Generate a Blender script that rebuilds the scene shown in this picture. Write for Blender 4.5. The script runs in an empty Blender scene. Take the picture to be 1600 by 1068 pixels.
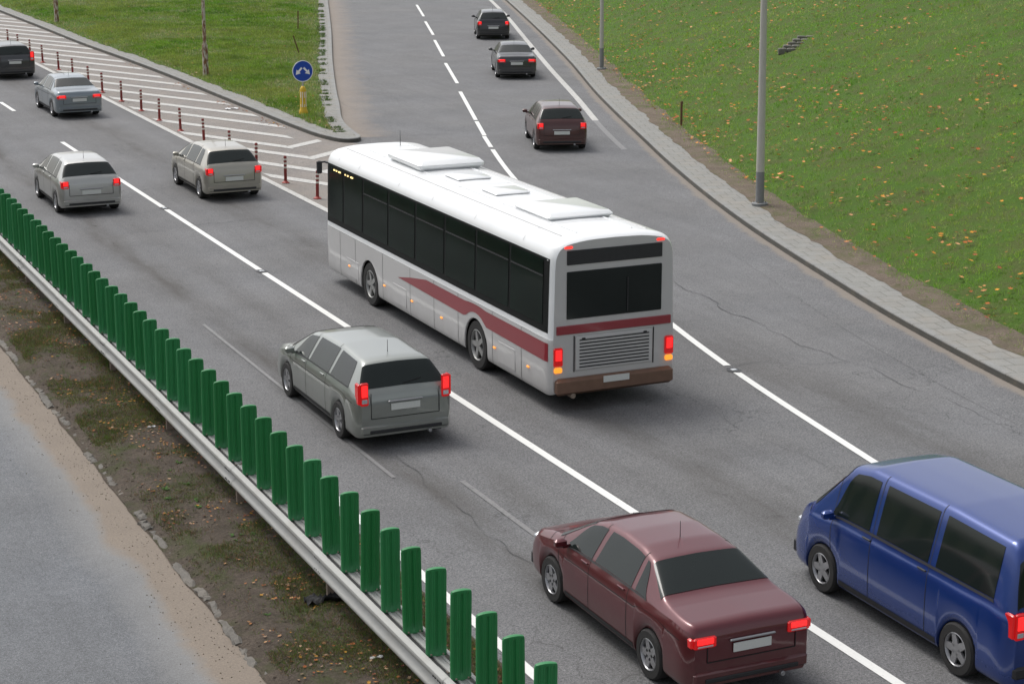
import bpy, math, random
import numpy as np
from mathutils import Vector, Matrix
random.seed(7); rng = np.random.default_rng(11)
sc = bpy.context.scene; COL = sc.collection
R = math.radians

# ------------------------------------------------------------------ camera, world, sun, exposure
# world axes: X runs across the main road (to the right), Y along it (away), metres; the lens stands above (0, 0)
CAM_H, PITCH, YAW, FPX = 9.8, math.atan(774/3000), R(24.58), 3000.0
cam = bpy.data.objects.new('camera', bpy.data.cameras.new('camera')); COL.objects.link(cam)
cam.location = (0, 0, CAM_H); cam.rotation_euler = (R(90)-PITCH, 0, -YAW)
cam.data.sensor_width = 36; cam.data.lens = 36*FPX/1600; cam.data.clip_end = 6000; cam.data.clip_start = 0.5
sc.camera = cam
SUN_EL, SUN_AZ = R(58), R(-22)         # azimuth measured from +Y towards +X
w = bpy.data.worlds.new('World'); sc.world = w; w.use_nodes = True
nt = w.node_tree; bg = nt.nodes['Background']
sky = nt.nodes.new('ShaderNodeTexSky'); sky.sky_type = 'NISHITA'; sky.sun_disc = False
sky.sun_elevation = SUN_EL; sky.sun_rotation = SUN_AZ; sky.dust_density = 4; sky.air_density = 1.0
hs = nt.nodes.new('ShaderNodeHueSaturation'); hs.inputs['Saturation'].default_value = .26
nt.links.new(sky.outputs[0], hs.inputs['Color']); nt.links.new(hs.outputs[0], bg.inputs[0]); bg.inputs[1].default_value = .15
sun = bpy.data.objects.new('sun', bpy.data.lights.new('sun', 'SUN')); COL.objects.link(sun)
sun.data.energy = 1.0; sun.data.angle = R(20); sun.data.color = (1, .97, .93)
sv = Vector((math.sin(SUN_AZ)*math.cos(SUN_EL), math.cos(SUN_AZ)*math.cos(SUN_EL), math.sin(SUN_EL)))
sun.rotation_euler = sv.to_track_quat('Z', 'Y').to_euler()
sc.view_settings.view_transform = 'Standard'; sc.view_settings.look = 'None'
sc.view_settings.gamma = 1; sc.view_settings.exposure = 0.35

# ------------------------------------------------------------------ helpers
CP, SP, CY, SY = math.cos(PITCH), math.sin(PITCH), math.cos(YAW), math.sin(YAW)
def G(x, y, z=0.0):
    "point of the level z seen at photo pixel x, y (used to survey the place)"
    u = (x-800)/FPX; v = (y-534)/FPX
    dx, dy, dz = u, CP-v*SP, -(SP+v*CP)
    k = (z-CAM_H)/dz; X, Y = dx*k, dy*k
    return (X*CY+Y*SY, -X*SY+Y*CY)
def proj(X, Y, Z):
    x = X*CY-Y*SY; y = X*SY+Y*CY; dz = Z-CAM_H
    d = y*CP-dz*SP; up = y*SP+dz*CP
    return 800+FPX*x/d, 534-FPX*up/d, d
def mesh_obj(name, verts, faces, mats=(), parent=None, smooth=False, midx=None, uvs=None, sharp=None):
    me = bpy.data.meshes.new(name)
    me.from_pydata([tuple(map(float, v)) for v in verts], [], [tuple(map(int, f)) for f in faces])
    for m in (mats if isinstance(mats, (list, tuple)) else [mats]): me.materials.append(m)
    if midx is not None: me.polygons.foreach_set('material_index', np.array(midx, dtype=np.int32))
    if uvs is not None:
        uv = me.uv_layers.new(name='UVMap')
        idx = np.empty(len(me.loops), dtype=np.int32); me.loops.foreach_get('vertex_index', idx)
        uv.data.foreach_set('uv', np.array(uvs, dtype=np.float32)[idx].ravel())
    if smooth: me.polygons.foreach_set('use_smooth', np.ones(len(me.polygons), dtype=bool))
    me.update()
    if smooth and sharp: me.set_sharp_from_angle(angle=R(sharp))
    o = bpy.data.objects.new(name, me); COL.objects.link(o)
    if parent: o.parent = parent
    return o
def tag(o, label=None, cat=None, group=None, kind=None):
    if label: o['label'] = label
    if cat: o['category'] = cat
    if group: o['group'] = group
    if kind: o['kind'] = kind
    return o
def empty(name, loc=(0, 0, 0), rz=0):
    o = bpy.data.objects.new(name, None); COL.objects.link(o); o.location = loc; o.rotation_euler = (0, 0, rz)
    o.empty_display_size = .2
    return o
def copy_tree(o, parent=None):
    c = o.copy(); COL.objects.link(c); c.parent = parent
    for ch in list(o.children): copy_tree(ch, c)
    return c
class MB:
    "collects shapes into one mesh"
    def __init__(s): s.v = []; s.f = []; s.m = []
    def add(s, vs, fs, mi=0):
        b = len(s.v); s.v += [tuple(v) for v in vs]; s.f += [tuple(i+b for i in f) for f in fs]; s.m += [mi]*len(fs); return s
    def box(s, cx, cy, cz, sx, sy, sz, mi=0, rz=0, bev=0):
        x, y, z = sx/2, sy/2, sz/2
        if bev:
            b = min(bev, x*.9, y*.9, z*.9)
            vs = []
            for zz, k in ((-z, b), (-z+b, 0), (z-b, 0), (z, b)):
                X, Y = x-k, y-k; c = b*.5
                vs += [(X-c, -Y, zz), (X, -Y+c, zz), (X, Y-c, zz), (X-c, Y, zz), (-X+c, Y, zz), (-X, Y-c, zz), (-X, -Y+c, zz), (-X+c, -Y, zz)]
            fs = [tuple(range(7, -1, -1)), tuple(range(24, 32))]
            for r in range(3):
                for i in range(8): j = (i+1) % 8; fs.append((r*8+i, r*8+j, r*8+8+j, r*8+8+i))
        else:
            vs = [(a*x, b*y, c*z) for c in (-1, 1) for b in (-1, 1) for a in (-1, 1)]
            fs = [(0, 2, 3, 1), (4, 5, 7, 6), (0, 1, 5, 4), (2, 6, 7, 3), (0, 4, 6, 2), (1, 3, 7, 5)]
        c_, s_ = math.cos(rz), math.sin(rz)
        return s.add([(cx+a*c_-b*s_, cy+a*s_+b*c_, cz+c) for a, b, c in vs], fs, mi)
    def lathe(s, prof, n=16, cx=0, cy=0, cz=0, axis='z', mi=0, cap=True):
        vs = []; fs = []
        for r, h in prof:
            for i in range(n):
                a = 2*math.pi*i/n; p, q = r*math.cos(a), r*math.sin(a)
                vs.append((cx+p, cy+q, cz+h) if axis == 'z' else ((cx+h, cy+p, cz+q) if axis == 'x' else (cx+p, cy+h, cz+q)))
        for k in range(len(prof)-1):
            for i in range(n): j = (i+1) % n; fs.append((k*n+i, k*n+j, k*n+n+j, k*n+n+i))
        if cap:
            fs.append(tuple(range(n-1, -1, -1))); b = (len(prof)-1)*n; fs.append(tuple(range(b, b+n)))
        return s.add(vs, fs, mi)
    def grid(s, P, mi=0):
        n, m = len(P), len(P[0])
        return s.add([p for row in P for p in row], [(i*m+j, i*m+j+1, (i+1)*m+j+1, (i+1)*m+j) for i in range(n-1) for j in range(m-1)], mi)
    def build(s, name, mats, parent=None, smooth=False, sharp=None):
        return mesh_obj(name, s.v, s.f, mats, parent, smooth, s.m, sharp=sharp)

# curves
def catmull(P, step):
    P = [np.array(p, float) for p in P]; P = [2*P[0]-P[1]]+P+[2*P[-1]-P[-2]]; out = []
    for i in range(1, len(P)-2):
        p0, p1, p2, p3 = P[i-1:i+3]; n = max(2, int(np.linalg.norm(p2-p1)/step))
        for k in range(n):
            t = k/n
            m1 = (p2-p0)/2; m2 = (p3-p1)/2
            # chord-scaled tangents keep uneven spacing smooth
            L1 = np.linalg.norm(p2-p1); d0 = np.linalg.norm(p1-p0); d2 = np.linalg.norm(p3-p2)
            m1 = ((p2-p1)/L1*d0+(p1-p0)/max(d0, 1e-6)*L1)/(d0+L1)*L1; m2 = ((p3-p2)/max(d2, 1e-6)*L1+(p2-p1)/L1*d2)/(d2+L1)*L1
            out.append((2*t**3-3*t*t+1)*p1+(t**3-2*t*t+t)*m1+(-2*t**3+3*t*t)*p2+(t**3-t*t)*m2)
    out.append(P[-2]); return np.array(out)
def smooth_curve(C, it):
    C = C.copy()
    for _ in range(it): C[1:-1] = .25*C[:-2]+.5*C[1:-1]+.25*C[2:]
    return C
def normals(C):
    T = np.gradient(C, axis=0); T /= np.linalg.norm(T, axis=1)[:, None]
    return np.stack([T[:, 1], -T[:, 0]], 1)           # to the right of travel
def arclen(C): return np.concatenate([[0], np.cumsum(np.linalg.norm(np.diff(C, axis=0), axis=1))])
def vnoise(x, y, seed=0):
    "smooth 2-D value noise, 0..1"
    x = np.asarray(x, float); y = np.asarray(y, float)
    xi = np.floor(x).astype(np.int64); yi = np.floor(y).astype(np.int64); fx = x-xi; fy = y-yi
    def h(a, b):
        n = (a*374761393+b*668265263+seed*1442695041) & 0xffffffff
        n = ((n ^ (n >> 13))*1274126177) & 0xffffffff
        return ((n ^ (n >> 16)) & 0xffff)/65535.
    fx = fx*fx*(3-2*fx); fy = fy*fy*(3-2*fy)
    return (h(xi, yi)*(1-fx)+h(xi+1, yi)*fx)*(1-fy)+(h(xi, yi+1)*(1-fx)+h(xi+1, yi+1)*fx)*fy
def fbm(x, y, seed=0, o=4):
    a = 0; s = 0; k = 1.
    for i in range(o): a = a+k*vnoise(np.asarray(x)*2**i+i*17.3, np.asarray(y)*2**i-i*9.1, seed+i); s += k; k *= .5
    return a/s
def ribbon(name, C, offs, mats, kind='structure', parent=None, midx=None, smooth=False, u0=0):
    """sheet swept along curve C; offs = list of (offset, z), numbers or arrays; uv = (offset, length) in metres"""
    N = normals(C); S = arclen(C)+u0; n = len(C); V = []; U = []
    for d, z in offs:
        d = np.broadcast_to(d, n); z = np.broadcast_to(z, n)
        V.append(np.column_stack([C+N*d[:, None], z])); U.append(np.column_stack([d, S]))
    k = len(offs); V = np.stack(V, 1).reshape(-1, 3); U = np.stack(U, 1).reshape(-1, 2)
    F = [(i*k+j, i*k+j+1, (i+1)*k+j+1, (i+1)*k+j) for i in range(n-1) for j in range(k-1)]
    mi = None if midx is None else [midx[j] for i in range(n-1) for j in range(k-1)]
    o = mesh_obj(name, V, F, mats, parent, smooth, mi, U)
    if V[F[0][0]] is not None and o.data.polygons[0].normal.z < 0: o.data.flip_normals()
    if kind: o['kind'] = kind
    return o

# ------------------------------------------------------------------ materials
class NT:
    def __init__(s, name):
        s.m = bpy.data.materials.new(name); s.m.use_nodes = True; s.t = s.m.node_tree
        s.b = s.t.nodes['Principled BSDF']; s.tc = None
    def n(s, kind, **kw):
        x = s.t.nodes.new(kind)
        for k, v in kw.items(): setattr(x, k, v)
        return x
    def coord(s, out='Object', scale=(1, 1, 1)):
        if s.tc is None: s.tc = s.n('ShaderNodeTexCoord')
        m = s.n('ShaderNodeMapping'); m.inputs['Scale'].default_value = scale
        s.t.links.new(s.tc.outputs[out], m.inputs[0]); return m.outputs[0]
    def L(s, a, b): s.t.links.new(a, b)
    def noise(s, scale, detail=3, rough=.55, vec=None, dist=0):
        x = s.n('ShaderNodeTexNoise'); x.inputs['Scale'].default_value = scale; x.inputs['Detail'].default_value = detail
        x.inputs['Roughness'].default_value = rough; x.inputs['Distortion'].default_value = dist
        s.L(vec if vec is not None else s.coord(), x.inputs['Vector']); return x.outputs['Fac']
    def ramp(s, fac, stops):
        x = s.n('ShaderNodeValToRGB'); s.L(fac, x.inputs[0]); e = x.color_ramp.elements
        while len(e) < len(stops): e.new(.5)
        for i, (p, c) in enumerate(stops):
            e[i].position = p; e[i].color = (c, c, c, 1) if isinstance(c, (int, float)) else (*c, 1)
        return x.outputs[0]
    def mix(s, f, a, b, mode='MIX'):
        x = s.n('ShaderNodeMix', data_type='RGBA', blend_type=mode)
        for v, sock in ((f, x.inputs[0]), (a, x.inputs[6]), (b, x.inputs[7])):
            if hasattr(v, 'is_output'): s.L(v, sock)
            elif isinstance(v, (int, float)): sock.default_value = v if sock == x.inputs[0] else (v, v, v, 1)
            else: sock.default_value = (*v, 1)
        return x.outputs[2]
    def math(s, op, a, b=0., clamp=False):
        x = s.n('ShaderNodeMath', operation=op, use_clamp=clamp)
        for v, i in ((a, 0), (b, 1)):
            if hasattr(v, 'is_output'): s.L(v, x.inputs[i])
            else: x.inputs[i].default_value = v
        return x.outputs[0]
    def bump(s, h, strength=.5, dist=.01, prev=None):
        x = s.n('ShaderNodeBump'); x.inputs['Strength'].default_value = strength; x.inputs['Distance'].default_value = dist
        s.L(h, x.inputs['Height'])
        if prev is not None: s.L(prev, x.inputs['Normal'])
        s.L(x.outputs[0], s.b.inputs['Normal']); return x.outputs[0]
    def col(s, c):
        if hasattr(c, 'is_output'): s.L(c, s.b.inputs['Base Color'])
        else: s.b.inputs['Base Color'].default_value = (*c, 1)
    def set(s, **kw):
        for k, v in kw.items():
            k = {'rough': 'Roughness', 'metal': 'Metallic', 'spec': 'Specular IOR Level', 'coat': 'Coat Weight', 'coatr': 'Coat Roughness', 'alpha': 'Alpha', 'trans': 'Transmission Weight'}[k]
            if hasattr(v, 'is_output'): s.L(v, s.b.inputs[k])
            else: s.b.inputs[k].default_value = v
        return s.m
def plain(name, c, rough=.5, metal=0, var=.12, scale=6, **kw):
    t = NT(name); f = t.noise(scale, 4)
    t.col(t.mix(f, tuple(x*(1-var) for x in c), tuple(min(1, x*(1+var)) for x in c)))
    t.set(rough=rough, metal=metal, **kw); return t.m
def glow(name, c, e, strength):
    t = NT(name); t.col(c); t.b.inputs['Emission Color'].default_value = (*e, 1); t.b.inputs['Emission Strength'].default_value = strength
    t.set(rough=.2); return t.m

def asphalt_nodes(t, base, speck=.5, streak=True, tracks=False):
    fine = t.ramp(t.noise(26, 3, .75), [(.3, 1-speck), (.5, 1.0), (.72, 1+speck)])
    grit = t.ramp(t.noise(70, 2, .7), [(.36, .6), (.5, 1), (.66, 1.6)])
    blot = t.mix(1, t.ramp(t.noise(.45, 5, .6), [(.3, .86), (.7, 1.12)]), t.ramp(t.noise(6, 4, .7), [(.3, .88), (.7, 1.12)]), 'MULTIPLY')
    c = t.mix(1, base, fine, 'MULTIPLY'); c = t.mix(.85, c, grit, 'MULTIPLY'); c = t.mix(1, c, blot, 'MULTIPLY')
    if streak:
        s1 = t.ramp(t.noise(1, 6, .65, t.coord(scale=(2.6, .05, 1))), [(.32, .93), (.5, 1), (.7, 1.05)])
        c = t.mix(1, c, s1, 'MULTIPLY')
    # bluish and brownish drifts in the old surface
    c = t.mix(.35, c, t.mix(t.noise(.22, 4), (1.12, 1.04, .93), (.86, .94, 1.06)), 'MULTIPLY')
    # dark pits and small tar specks
    pits = t.math('MULTIPLY', t.ramp(t.noise(5.5, 4, .7), [(.60, 0), (.68, 1)]), t.ramp(t.noise(.33, 3), [(.48, 0), (.62, .9)]))
    c = t.mix(t.math('MULTIPLY', pits, .5), c, (.06, .06, .062))
    # hairline cracks, only in places
    v = t.n('ShaderNodeTexVoronoi', feature='DISTANCE_TO_EDGE'); v.inputs['Scale'].default_value = .32
    wv = t.n('ShaderNodeVectorMath', operation='ADD'); t.L(t.coord(), wv.inputs[0])
    nz = t.n('ShaderNodeTexNoise'); nz.inputs['Scale'].default_value = 1.3; nz.inputs['Detail'].default_value = 5; t.L(t.coord(), nz.inputs['Vector'])
    sc_ = t.n('ShaderNodeVectorMath', operation='SCALE'); sc_.inputs['Scale'].default_value = 1.6; t.L(nz.outputs['Color'], sc_.inputs[0]); t.L(sc_.outputs[0], wv.inputs[1])
    t.L(wv.outputs[0], v.inputs['Vector'])
    cr = t.math('MULTIPLY', t.ramp(v.outputs['Distance'], [(.0, 1), (.006, 0)]), t.ramp(t.noise(.16, 2), [(.52, 0), (.6, .65)]))
    c = t.mix(cr, c, (.05, .05, .05))
    if tracks:
        x = t.n('ShaderNodeSeparateXYZ'); t.L(t.coord(), x.inputs[0]); X = x.outputs[0]
        wob = t.math('MULTIPLY', t.math('SUBTRACT', t.noise(.25, 3), .5), .8); X2 = t.math('ADD', X, wob)
        f = None
        for cx, wd, am in ((10.75, .62, .75), (11.9, .5, .28), (15.1, 1.0, .55), (19.4, 1.3, .38), (17.0, .5, .15), (13.9, .4, .15)):
            g = t.math('MULTIPLY', t.math('SUBTRACT', 1, t.math('DIVIDE', t.math('ABSOLUTE', t.math('SUBTRACT', X2, cx)), wd), True), am)
            f = g if f is None else t.math('ADD', f, g)
        f = t.math('MULTIPLY', f, t.ramp(t.noise(1, 4, .6, t.coord(scale=(1.2, .22, 1))), [(.32, .12), (.66, 1.25)]))
        c = t.mix(f, c, (.058, .052, .046))
        oil = t.math('MULTIPLY', t.ramp(t.noise(1, 5, .75, t.coord(scale=(3.2, 1.4, 1))), [(.60, 0), (.70, 1)]), t.math('MULTIPLY', f, 1.6, True))
        c = t.mix(oil, c, (.03, .028, .027))
    t.bump(t.noise(38, 3, .7), .55, .006)
    t.set(rough=.82, spec=.35)
    return c
def asphalt(name, base, **kw):
    t = NT(name); t.col(asphalt_nodes(t, base, **kw)); return t.m
A_MAIN = (.142, .142, .144)
m_road = asphalt('asphalt_main', A_MAIN, tracks=True)
def opp_mat():
    t = NT('asphalt_opposite'); c = asphalt_nodes(t, (.128, .133, .140), .35)
    x = t.n('ShaderNodeSeparateXYZ'); t.L(t.coord(), x.inputs[0])
    wob = t.math('ADD', t.math('MULTIPLY', t.noise(.5, 4), .7), t.math('MULTIPLY', t.noise(5, 4), .16))
    d = t.math('ADD', t.math('SUBTRACT', 6.25, x.outputs[0]), wob)      # metres from the broken kerb
    pale = t.ramp(t.math('DIVIDE', d, 4), [(.24, 1), (.42, 0)]); sandf = t.ramp(t.math('DIVIDE', d, 4), [(.225, 1), (.275, 0)])
    c = t.mix(t.math('MULTIPLY', pale, .62), c, (.25, .243, .23))
    sn = t.mix(t.noise(1.5, 6), (.20, .16, .125), (.28, .23, .18)); sn = t.mix(t.ramp(t.noise(30, 3, .8), [(.35, .6), (.65, 0)]), sn, (.12, .1, .08))
    c = t.mix(t.math('MULTIPLY', sandf, .93), c, sn)
    t.col(c); return t.m
m_opp = opp_mat()
def sandy(name, width, amt=.9, base=A_MAIN, tracks=False, sand=((.24, .185, .14), (.34, .28, .22)), edge=.35):
    "asphalt with wind-blown sand lying against a kerb; uv.x = metres from the kerb"
    t = NT(name); c = asphalt_nodes(t, base, tracks=tracks)
    x = t.n('ShaderNodeSeparateXYZ'); t.L(t.coord('UV'), x.inputs[0])
    d = t.math('ABSOLUTE', x.outputs[0])
    th = t.math('MULTIPLY', t.ramp(t.noise(1.1, 6, .7), [(.25, .25), (.75, 1)]), width)
    f = t.math('MULTIPLY', t.math('SUBTRACT', 1, t.math('DIVIDE', t.math('SUBTRACT', d, t.math('MULTIPLY', th, 1-edge)), t.math('MULTIPLY', th, edge)), True), amt, True)
    c = t.mix(f, c, t.mix(t.noise(9, 5, .7), *sand)); t.col(c); return t.m
m_gut = sandy('gutter_sand', .48, .8, sand=((.20, .17, .14), (.28, .245, .205)), edge=.5)
m_gutL = sandy('gutter_sand_slip', 2.3, .55, edge=.8)
def gore_mat():
    t = NT('asphalt_gore'); c = asphalt_nodes(t, (.205, .188, .172), .4, streak=False)
    c = t.mix(t.ramp(t.noise(.8, 6, .7), [(.4, 0), (.7, .45)]), c, (.27, .225, .185)); t.col(c); return t.m
m_gore = gore_mat()
def paint_mat(name, c, wear):
    t = NT(name); a = asphalt_nodes(t, A_MAIN, streak=False)
    f = t.ramp(t.noise(9, 6, .75), [(wear-.12, 1), (wear+.05, 0)])
    f2 = t.ramp(t.noise(45, 2, .8), [(.3, .35), (.42, 0)])
    cc = t.mix(t.noise(1.2, 4), tuple(x*.9 for x in c), c); cc = t.mix(f2, cc, tuple(x*.6 for x in c))
    t.col(t.mix(f, cc, a)); t.set(rough=.6); return t.m
m_paint = paint_mat('road_paint', (.78, .78, .75), .34)
m_paintw = paint_mat('worn_road_paint', (.52, .51, .48), .43)
m_faint = paint_mat('faded_road_paint', (.215, .212, .21), .46)
def concrete(name, c, tile=None, joint=.5, scale=1.0):
    t = NT(name); f = t.noise(3*scale, 6, .65); g = t.noise(45, 3, .7)
    cc = t.mix(f, tuple(x*.72 for x in c), tuple(x*1.22 for x in c)); cc = t.mix(.6, cc, t.ramp(g, [(.3, .7), (.7, 1.3)]), 'MULTIPLY')
    cc = t.mix(t.ramp(t.noise(1.1, 5, .7), [(.48, 0), (.72, .5)]), cc, (.27, .235, .19))
    h = g
    if tile:
        b = t.n('ShaderNodeTexBrick'); b.offset = tile[2]; b.inputs['Scale'].default_value = 1
        b.inputs['Brick Width'].default_value = tile[0]; b.inputs['Row Height'].default_value = tile[1]
        b.inputs['Mortar Size'].default_value = .011; b.inputs['Mortar Smooth'].default_value = .2
        b.inputs['Color1'].default_value = (.94, .94, .94, 1); b.inputs['Color2'].default_value = (1.04, 1.04, 1.04, 1); b.inputs['Mortar'].default_value = (.3, .27, .22, 1)
        t.L(t.coord('UV'), b.inputs['Vector']); cc = t.mix(joint+.25, cc, b.outputs['Color'], 'MULTIPLY')
        h = t.math('SUBTRACT', g, t.math('MULTIPLY', b.outputs['Fac'], 2))
    t.col(cc); t.bump(h, .5, .006); t.set(rough=.88); return t.m
m_walk = concrete('paving_slabs', (.245, .243, .226), (.5, .5, .5), .35)
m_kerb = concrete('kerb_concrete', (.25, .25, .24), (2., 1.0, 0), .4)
m_kerbshade = concrete('shaded_kerb_face_concrete', (.135, .135, .127), (2., 1.0, 0), .4)  # shade on the upright face put into a darker copy of the concrete
m_oldkerb = concrete('old_kerb_stone', (.13, .12, .105), None)
def soil(name, a, b, green=None, gth=.55):
    t = NT(name); f = t.noise(1.6, 8, .7); c = t.mix(f, a, b)
    c = t.mix(.8, c, t.ramp(t.noise(22, 5, .75), [(.3, .5), (.7, 1.5)]), 'MULTIPLY')
    if green: c = t.mix(t.ramp(t.noise(1.3, 6, .7), [(gth-.08, 0), (gth+.08, .8)]), c, green)
    t.col(c); t.bump(t.noise(14, 7, .75), .9, .05); t.set(rough=.95, spec=.2); return t.m
m_dirt = soil('verge_dirt', (.07, .055, .042), (.25, .20, .155), (.10, .11, .045), .56)
m_median = soil('median_soil', (.030, .025, .020), (.150, .120, .095), (.055, .068, .022), .58)
m_turf = soil('turf_ground', (.055, .085, .018), (.11, .12, .04), (.06, .13, .014), .48)
m_far = soil('far_ground', (.07, .10, .03), (.12, .12, .055))
def attr_mat(name, rough=.7, trans=0):
    t = NT(name); a = t.n('ShaderNodeAttribute', attribute_name='Col'); t.col(a.outputs['Color']); t.set(rough=rough, spec=.25)
    if trans:
        tr = t.n('ShaderNodeBsdfTranslucent'); t.L(a.outputs['Color'], tr.inputs[0]); mx = t.n('ShaderNodeMixShader'); mx.inputs[0].default_value = trans
        out = t.t.nodes['Material Output']; t.L(t.b.outputs[0], mx.inputs[1]); t.L(tr.outputs[0], mx.inputs[2]); t.L(mx.outputs[0], out.inputs[0])
    return t.m
m_blade = attr_mat('grass_blades', .65, .35); m_leaf = attr_mat('dry_leaves', .7, .15)
def galv():
    t = NT('galvanised_steel'); f = t.noise(5, 6, .7, t.coord(scale=(3, .6, 3)))
    c = t.mix(f, (.30, .30, .285), (.41, .41, .39)); c = t.mix(t.ramp(t.noise(1.3, 5, .7), [(.5, 0), (.75, .45)]), c, (.27, .25, .22))
    t.col(c); t.set(metal=.08, rough=.6); t.bump(t.noise(60, 2), .1, .002); return t.m
m_galv = galv()
def rusty():
    t = NT('rusty_painted_steel'); f = t.ramp(t.noise(5, 6, .7, t.coord(scale=(2, 2, .6))), [(.46, 0), (.56, 1)])
    t.col(t.mix(f, (.46, .42, .35), t.mix(t.noise(12, 4), (.10, .045, .02), (.25, .12, .05)))); t.set(rough=.85); t.bump(f, .4, .004); return t.m
m_rust = rusty()
m_post = plain('weathered_post_steel', (.24, .19, .15), .8, .1, .35, 7)
m_stake = plain('rusty_stake', (.13, .06, .035), .9, 0, .4, 15)
def green():
    t = NT('green_slat_plastic'); z = t.n('ShaderNodeSeparateXYZ'); t.L(t.coord(), z.inputs[0])
    oi = t.n('ShaderNodeObjectInfo')
    c = t.mix(oi.outputs['Random'], (.012, .185, .045), (.024, .225, .07))
    c = t.mix(t.ramp(t.noise(2.5, 6, .7, t.coord(scale=(3, 3, .7))), [(.4, 0), (.75, .35)]), c, (.02, .10, .04))
    dust = t.math('MULTIPLY', t.ramp(t.math('ADD', z.outputs[2], t.math('MULTIPLY', t.noise(14, 5, .75), .22)), [(.12, 1), (.27, 0)]), .42)
    c = t.mix(dust, c, (.085, .26, .13)); t.col(c); t.set(rough=.48, spec=.45); return t.m
m_green = green()
m_black = plain('matte_black', (.018, .018, .019), .75, 0, .3, 20)
m_tar = plain('tar_seal', (.035, .035, .038), .6, 0, .4, 12)
m_stud = plain('road_stud_glass', (.55, .57, .58), .25, .2, .3, 40)
m_red = plain('bollard_red', (.20, .018, .014), .5, 0, .25, 14)
m_white = plain('reflective_white', (.68, .64, .56), .5, 0, .15, 18)
m_yel = plain('yellow_plastic', (.62, .40, .02), .5, 0, .18, 8)
m_blue = plain('sign_blue', (.005, .055, .36), .35, 0, .06, 5)
m_signw = plain('sign_white', (.80, .80, .80), .4, 0, .05, 5)
def pole_mat():
    t = NT('pole_concrete'); f = t.noise(6, 6, .7, t.coord(scale=(2, 2, .35)))
    z = t.n('ShaderNodeSeparateXYZ'); t.L(t.coord(), z.inputs[0])
    c = t.mix(f, (.38, .37, .33), (.56, .54, .48))
    t.col(c); t.set(rough=.7, metal=.1); return t.m
m_pole = pole_mat()
m_polebase = plain('pole_base_paint', (.20, .205, .205), .7, 0, .2, 8)
m_stone = plain('step_block_stone', (.14, .137, .115), .9, 0, .45, 14)

# ------------------------------------------------------------------ surveyed lines
KR = smooth_curve(catmull([(22.1, -40), (22.1, 0), (22.25, 14), (22.5, 22), (22.93, 27.2), (23.5, 30.5), (24.07, 33.3), (24.9, 36.7), (25.62, 39.6), (26.5, 42.9),
    (27.6, 46.6), (29.8, 53.3), (31.35, 57.7), (35.5, 69.3), (39.3, 79.2), (45.1, 95.0), (51.6, 113.2), (60, 137), (95, 236), (150, 392)], .25), 12)
KL = smooth_curve(catmull([(20.4, 300), (20.6, 160), (20.85, 121), (20.98, 108), (21.05, 98), (21.3, 90), (21.42, 83), (21.42, 74), (21.42, 68), (21.44, 65), (21.6, 62.6), (22.0, 61.4), (22.5, 61.5),
    (22.75, 62.6), (23.1, 64.6), (25.1, 71.1), (28.85, 82.4), (34.8, 99.6), (41.6, 119.6), (55, 159), (103, 300)], .25), 6)
L2 = smooth_curve(catmull([(17.2, -40), (17.2, 8), (17.3, 17), (17.55, 21.7), (18.13, 26.4), (18.75, 30.6), (20.17, 37.6), (22.3, 46), (24.4, 53.5), (26.93, 61.3), (27.3+.95, 65.07+.2)], .25), 10)
SD = [G(*p) for p in ((757, 212), (744, 189), (719, 143.6), (696, 99), (679, 63), (664, 34), (651, 8))]
SLIP = smooth_curve(catmull(SD+[(55, 131), (80, 195)], .25), 10)
SE = smooth_curve(catmull([G(*p) for p in ((1040, 290), (952, 212), (900, 152), (860, 108), (820, 60), (790, 24), (766, 0))]+[(63, 148), (90, 225)], .25), 10)

# ------------------------------------------------------------------ ground, roads
def sheet(name, x0, x1, y0, y1, z, m, label=None):
    o = mesh_obj(name, [(x0, y0, z), (x1, y0, z), (x1, y1, z), (x0, y1, z)], [(0, 1, 2, 3)], m); o['kind'] = 'structure'; return o
sheet('ground', -1500, 1500, -1500, 2500, -.3, m_far)
sheet('road', 6.8, 170, -60, 400, 0, m_road)
sheet('opposite_road', -8, 6.4, -60, 400, -.002, m_opp)
# dirty hatched wedge between the bollards and the grass nose
kl_t = KL[KL[:, 1] > 61.9]; left = kl_t[:np.argmin(np.linalg.norm(kl_t-np.array([21.6, 62.6]), axis=1))]
gv = [(17.1, 300), (17.1, 49)]; gp = [(17.25, 300), (17.25, 70), (17.25, 47.5), (18.6, 48.0), (20.6, 52.6), (22.0, 58.0), (22.35, 61.0)]
gp += [tuple(p) for p in left[::-1][::8]]+[(20.5, 300)]
o = mesh_obj('road_hatched_wedge', [(x, y, .004) for x, y in gp], [tuple(range(len(gp)))], m_gore); o['kind'] = 'structure'
# gutters
ribbon('gutter_sand', KR, [(-1.3, .004), (-.6, .004), (.02, .004)], m_gut)
i0 = int(np.argmin(np.linalg.norm(KL-np.array([22.75, 62.6]), axis=1)))
ribbon('gutter_sand_slip', KL[i0:], [(-.02, .0045), (1.4, .0045), (3.4, .0045)], m_gutL)

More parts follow.
